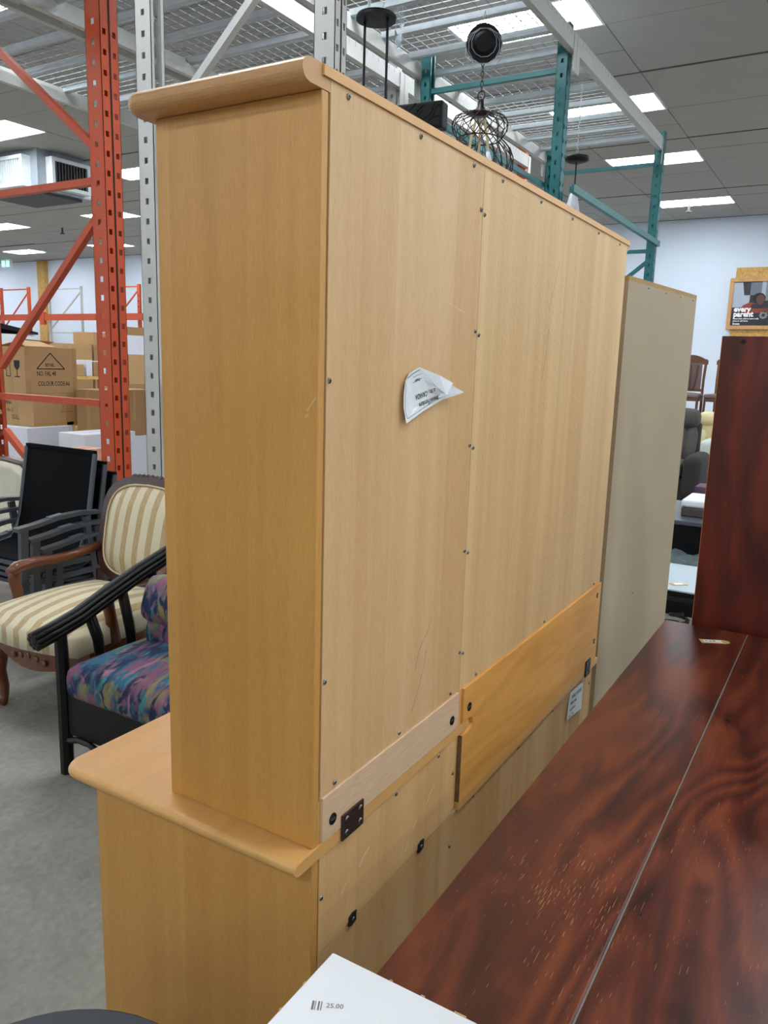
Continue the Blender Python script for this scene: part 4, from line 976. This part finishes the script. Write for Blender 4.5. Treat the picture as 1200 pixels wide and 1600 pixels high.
# shelf with clutter further back
SH = thing('storage_shelf', 'tan shelf unit holding small cartons behind the carton pile', 'shelf', (6.05, 8.5, 0))
for x in (.0, .83): 
    for y in (.0, .47): box('post', (x, x+.03, y, y+.03, 0, 1.28), 'cardboard_dark', SH)
box('shelf_board', (0, .86, 0, .5, 1.26, 1.30), 'osb', SH); box('shelf_board', (.03, .83, .03, .47, .6, .63), 'osb', SH)
for k, (x, w_, h_, m_, l_) in enumerate(((.04, .22, .16, 'cardboard', 'small open tan box at the blue tub end of the storage shelf'), (.30, .10, .22, 'carton_white', 'narrow white box standing on the storage shelf'), (.42, .10, .2, 'cardboard_dark', 'narrow brown box standing on the storage shelf'), (.53, .1, .21, 'carton_white', 'white box next to the green printed box on the storage shelf'), (.65, .19, .2, 'green_print', 'green printed box standing on the storage shelf'))):
    carton('small_box', (6.05+x, 6.05+x+w_, 8.55, 8.8, 1.301, 1.301+h_), m_, l_)
tub = thing('plastic_tub', 'small blue plastic tub with a white lid on the storage shelf', 'tub', (6.11, 8.88, 1.301)); MB().lathe([(0, 0), (.06, 0), (.07, .2), (0, .2)], n=16).obj('tub_body', 'blue_plastic', tub); MB().lathe([(0, .2), (.075, .2), (.075, .23), (0, .23)], n=16).obj('lid', 'carton_white', tub)
carton('carton', (6.10, 6.45, 8.55, 8.9, .631, .95), 'red_print', 'red and white printed carton on the low board of the storage shelf')
# far stacks
def stack(x0, x1, y0, y1, zs, mats, who):
    for k in range(len(zs)-1): carton('carton', (x0+random.uniform(0, .03), x1-random.uniform(0, .03), y0, y1, zs[k]+.001, zs[k+1]), mats[k], '%s carton, %s of the tall far stack %s' % ({'cardboard': 'brown', 'cardboard_dark': 'dark tan', 'carton_white': 'white'}[mats[k]], ('lowest', 'second', 'third', 'fourth', 'fifth')[k], who))
stack(8.55, 9.25, 12.0, 12.6, (0, .6, 1.2, 1.79), ('cardboard', 'cardboard_dark', 'cardboard'), 'left of the tallest pile')
stack(9.27, 9.95, 12.0, 12.6, (0, .7, 1.3, 1.78, 2.02), ('cardboard_dark', 'cardboard', 'cardboard_dark', 'cardboard'), 'beside the perforated orange post')
stack(10.0, 10.75, 11.9, 12.5, (0, .5, 1.03, 1.62, 2.0, 2.16), ('cardboard', 'cardboard_dark', 'cardboard', 'carton_white', 'cardboard_dark'), 'with the handwritten white carton')

# ================================================================== FAR WALL: RACKS, POSTS, POSTER
def far_frame(x, y0, y1, h, mat, label, r_=.07):
    f = thing('rack_upright_frame', label, 'rack frame', (x, y0, 0))
    for y in (0, y1-y0):
        b = MB(); perforated(b, (-.04, y-r_/2, 0), (0, 1, 0), (1, 0, 0), (0, 0, 1), r_, h, .06, (r_*.5,), .15, r_*.3, .05); b.obj('post', mat, f)
    for z in (.3, 2.2, h-.06): MB().bar((0, .03, z), (0, y1-y0-.03, z), .03, .035).obj('horizontal_brace', mat, f)
    for za, zb in ((.35, 2.1), (2.3, h-.12)): MB().bar((0, y1-y0, za), (0, 0, zb), .03, .035).obj('diagonal_brace', mat, f)
far_frame(14.3, 21.05, 22.4, 3.53, 'rack_orange', 'orange rack frame by the far wall near the wooden post', .10)
far_frame(14.3, 18.66, 20.1, 3.5, 'rack_white', 'thin grey rack frame against the far white wall', .05)
far_frame(14.3, 16.3, 17.6, 3.5, 'rack_orange', 'orange rack frame by the far wall behind the near orange post', .10)
for y0, y1, m_, l_ in ((15.2, 20.3, 'rack_orange', 'orange beam along the far wall racks'), (20.3, 24.5, 'rack_orange', 'orange beam beyond the wooden post on the far wall racks')):
    t = thing('rack_beam', l_, 'rack beam', (14.2, y0, 2.55)); box('beam_box', (-.03, .03, .02, y1-y0-.02, 0, .18), m_, t)
    for yy in (0, y1-y0-.1): box('end_plate', (-.04, .035, yy, yy+.1, -.12, .24), m_, t)
tag(box('wooden_post', (15.25, 15.395, 21.6, 21.95, 0, 4.44), 'osb'), 'bare wooden post fixed to the far white wall', 'post')
tag(box('osb_board', (15.36, 15.398, -.3, 1.55, 0, 3.53), 'osb'), 'chipboard sheet on the far wall behind the framed poster', 'board')
PO = thing('framed_poster', 'pine framed poster reading every parent, hung on the chipboard sheet', 'poster', (15.35, 1.63, 2.41))
PW, PH = 1.30, .93
for (a, b_, c_, d_) in ((0, PW, 0, .07), (0, PW, PH-.07, PH), (0, .07, .07, PH-.07), (PW-.07, PW, .07, PH-.07)): box('frame_rail', (-.04, .005, -b_, -a, c_, d_), 'pine', PO, bevel=.006)
pr = box('print_sheet', (-.012, .004, -PW+.06, -.06, .06, PH-.06), 'poster_dark', PO)
def pp(name, pts, mat, d=.0135): return MB().prism([(-d, -y, z) for y, z in pts], (-.001, 0, 0)).obj(name, mat, pr)
pp('light_railing', [(.07, .40), (.07, .85), (.22, .85), (.26, .62), (.36, .62), (.36, .50), (.30, .42), (.20, .40)], 'poster_light')
pp('window_block', [(.36, .62), (.36, .85), (.56, .85), (.56, .62)], 'poster_mid'); pp('siding', [(.60, .52), (.60, .85), (1.2, .85), (1.2, .52)], 'poster_grey')
pp('pale_column', [(.55, .6), (.55, .86), (.62, .86), (.62, .6)], 'poster_light', .0142)
pp('jacket', [(.20, .36), (.26, .44), (.36, .49), (.60, .46), (.80, .42), (1.2, .42), (1.2, .30), (.30, .30)], 'poster_red', .0146)
pp('sleeve', [(.38, .38), (.42, .47), (.58, .45), (.72, .52), (.9, .54), (.9, .44), (.66, .38)], 'poster_dark', .0150)
pp('hair', [(.52+.11*math.cos(a*.4), .56+.10*math.sin(a*.4)) for a in range(16)], 'poster_hair', .0154)
pp('face', [(.545+.075*math.cos(a*.4), .545+.085*math.sin(a*.4)) for a in range(16)], 'poster_skin', .0160)
pp('hand', [(.56, .33), (.66, .36), (.76, .42), (.70, .36), (.66, .30)], 'poster_skin', .0162)
for y, s_ in ((.16, 'every'), (.15, 'parent')):
    text('print', s_, .135, 'ink_white', pr, (-.0172, -.11, .325 if s_ == 'every' else .235), (0, -1, 0), (0, 0, 1), bold=.006, squeeze=.95)
text('print', 'ou', .26, 'poster_grey', pr, (-.0166, -.55, .20), (0, -1, 0), (0, 0, 1), bold=.008)
text('print', 'wants their child to have a safe', .035, 'ink_white', pr, (-.0172, -.11, .185), (0, -1, 0), (0, 0, 1), bold=.001); text('print', 'place to call home', .035, 'ink_white', pr, (-.0172, -.11, .145), (0, -1, 0), (0, 0, 1), bold=.001); text('print', 'Donate', .04, 'ink_white', pr, (-.0172, -.11, .09), (0, -1, 0), (0, 0, 1), bold=.002)

# ================================================================== FURNITURE SEEN PAST THE CHERRY PANEL
GT = thing('glass_table', 'low glass-topped table on scrolled iron legs past the beige bookcase', 'coffee table', (3.75, .02, 0))
box('glass_top', (-.33, .30, -.5, .42, .41, .42), 'table_glass', GT, bevel=.003)
b = MB()
for s_ in (-1, 1):
    for e in (-.4, .32):
        MB().tube([(s_*.2, e, 0), (s_*.22, e, .15), (s_*.18, e, .3), (s_*.24, e, .405)], .014, 8).obj('leg', 'iron_dark', GT)
for e in (-.25, .0, .22): MB().tube([(-.26+.055*math.cos(a*.55)*(1-a*.03), e+.075*math.sin(a*.55)*(1-a*.03), .20+.004*a) for a in range(20)], .011, 6).obj('scroll', 'iron_dark', GT)
for z in (.18, .33): MB().tube([(-.22, -.42, z), (-.26, -.1, z+.02), (-.22, .34, z)], .012, 6).obj('stretcher', 'iron_dark', GT)
pg = thing('price_tag', 'small kraft price tag lying on the glass-topped table', 'price tag', (3.55, .045, .4202), R(-50)); box('tag_card', (-.045, .045, -.022, .022, 0, .003), 'kraft_tag', pg); box('sticker', (-.025, .025, -.012, .012, .003, .0036), 'paper', pg)
BT = thing('black_coffee_table', 'boxy black coffee table holding a white case past the glass table', 'coffee table', (4.85, .3, 0))
box('top', (0, .95, -.8, .55, .52, .55), 'black_satin', BT, bevel=.003); box('body', (.03, .92, -.77, .52, .04, .52), 'black_wood', BT)
for x in (.05, .86):
    for y in (-.75, .46): box('foot', (x, x+.05, y, y+.05, 0, .04), 'black_wood', BT)
DC = thing('draped_cloth', 'grey gauzy cloth draped over a low black crate before the coffee table', 'cloth', (4.33, .05, 0))
box('crate', (.02, .42, -.32, .30, 0, .32), 'black_wood', DC)
b = MB(); vs = []; fs = []
for i in range(13):
    for j in range(17):
        x, y = i/12*.44, -.34+j/16*.66; e = max(abs(y+.01)-.31, 0)+max(.02-x, 0); vs.append((x, y, .335+.018*math.sin(j*1.3+i*.8)+.015*math.sin(i*1.9)-e*6*.25))
        if i < 12 and j < 16: fs.append((i*17+j, i*17+j+1, (i+1)*17+j+1, (i+1)*17+j))
plain('gauze', '#3d4a4c', .7, var=.2, scale=20)
cl = b.add(vs, fs).obj('cloth', 'gauze', DC, smooth=True); md = cl.modifiers.new('thickness', 'SOLIDIFY'); md.thickness = .004; md.offset = 1
WX = thing('white_case', 'flat white lidded case on the black coffee table', 'case', (5.05, .05, .5505)); box('case_base', (0, .4, -.3, .28, 0, .07), 'suede_grey', WX, bevel=.01); box('case_lid', (-.003, .403, -.303, .283, .07, .125), 'white_laminate', WX, bevel=.015)
tag(box('purple_box', (5.49, 5.72, .0, .32, .551, .72), 'purple_box', bevel=.004), 'dark purple box behind the white case on the coffee table', 'box')
RL = thing('recliner', 'taupe suede recliner with channelled back past the cherry panel', 'recliner', (9.0, 1.31, 0))
soft('base', (.0, .85, -.45, .45, .0, .34), 'suede_dark', RL, .0, .05); soft('seat', (-.05, .62, -.26, .26, .32, .50), 'suede_grey', RL, .05, .06)
for s_ in (-1, 1): soft('arm', (-.08, .75, *sorted((s_*.27, s_*.48)), .08, .60), 'suede_dark', RL, .03, .08)
for k in range(5):
    y = -.22+.11*k; MB().tube([(.52, y, .46), (.60, y, .62), (.66, y, .80), (.70, y, .93)], [.07, .085, .085, .06], 10).obj('back_channel', 'suede_grey', RL, smooth=True)
soft('back_shell', (.66, .86, -.32, .32, .3, .98), 'suede_dark', RL, 0, .06); soft('headrest', (.58, .80, -.31, .31, .90, 1.13), 'suede_grey', RL, .03, .08)
CA = thing('cream_armchair', 'cream vinyl armchair with pale green seat behind the recliner', 'armchair', (10.75, .85, 0))
soft('base', (0, .8, -.4, .45, .05, .35), 'cream_vinyl', CA, 0, .04); soft('seat', (-.05, .6, -.3, .3, .35, .66), 'pale_green', CA, .05, .06); soft('back', (.5, .8, -.4, .42, .35, .92), 'cream_vinyl', CA, .04, .07)
for s_ in (-1, 1): soft('arm', (0, .7, *sorted((s_*.3, s_*.46)), .1, .78), 'cream_vinyl', CA, .02, .06)
soft('head_cushion', (.45, .72, .18, .43, .86, 1.02), 'cream_vinyl', CA, .03, .05)
PC = thing('pink_bundle', 'folded pink cloth bundle on the pallet by the cream armchair', 'cloth bundle', (10.95, 1.55, 0)); box('crate', (-.28, .33, -.2, .2, 0, .88), 'dining_wood', PC, bevel=.01)
soft('cloth', (-.3, .35, -.22, .22, .88, 1.06), 'pink_cloth', PC, .06, .07)
PT = thing('display_table', 'dark display table carrying two upholstered dining chairs', 'table', (11.9, 1.4, 0)); box('top', (-.35, .75, -1.1, .9, .74, .78), 'black_wood', PT)
for x in (-.3, .66):
    for y in (-1.05, .82): box('leg', (x, x+.05, y, y+.05, 0, .74), 'black_wood', PT)
def dining_chair(lab):
    t = thing('dining_chair', lab, 'chair', (0, 0, 0), 0, 'dining chairs on the display table')
    for y in (-.2, .2):
        MB().tube([(0, y, 0), (.02, y, .43)], .02, 6).obj('leg', 'dining_wood', t)
        MB().tube([(.42, y, 0), (.40, y, .44), (.40, y, .7), (.44, y*1.05, 1.02)], .02, 6).obj('rear_leg', 'dining_wood', t)
    box('seat_rail', (0, .42, -.21, .21, .38, .43), 'dining_wood', t); soft('seat', (-.01, .42, -.22, .22, .43, .49), 'upholstery_mauve', t, .03, .02)
    b = MB(); b.prism([(.42, -.24+.48*k/10, 1.0+.085*math.sin(math.pi*k/10)) for k in range(11)]+[(.42, .24, .94), (.42, -.24, .94)], (.03, 0, 0)); b.obj('crest_rail', 'dining_wood', t)
    box('back_pad', (.41, .44, -.16, .16, .56, .96), 'upholstery_mauve', t); box('cross_rail', (.395, .425, -.2, .2, .52, .56), 'dining_wood', t)
    for y in (-.09, .0, .09): MB().tube([(.395, y*.6, .55), (.385, y, .75), (.40, y*1.1, .93)], .011, 6).obj('slat', 'dining_wood', t)
    return t
d0 = dining_chair('dark wood dining chair on the display table, nearer the beige bookcase'); d0.location = (11.85, 1.63, .781)
d1 = dup(d0, (11.85, 1.14, .781), R(-14), 'dark wood dining chair on the display table, turned towards the cherry panel')
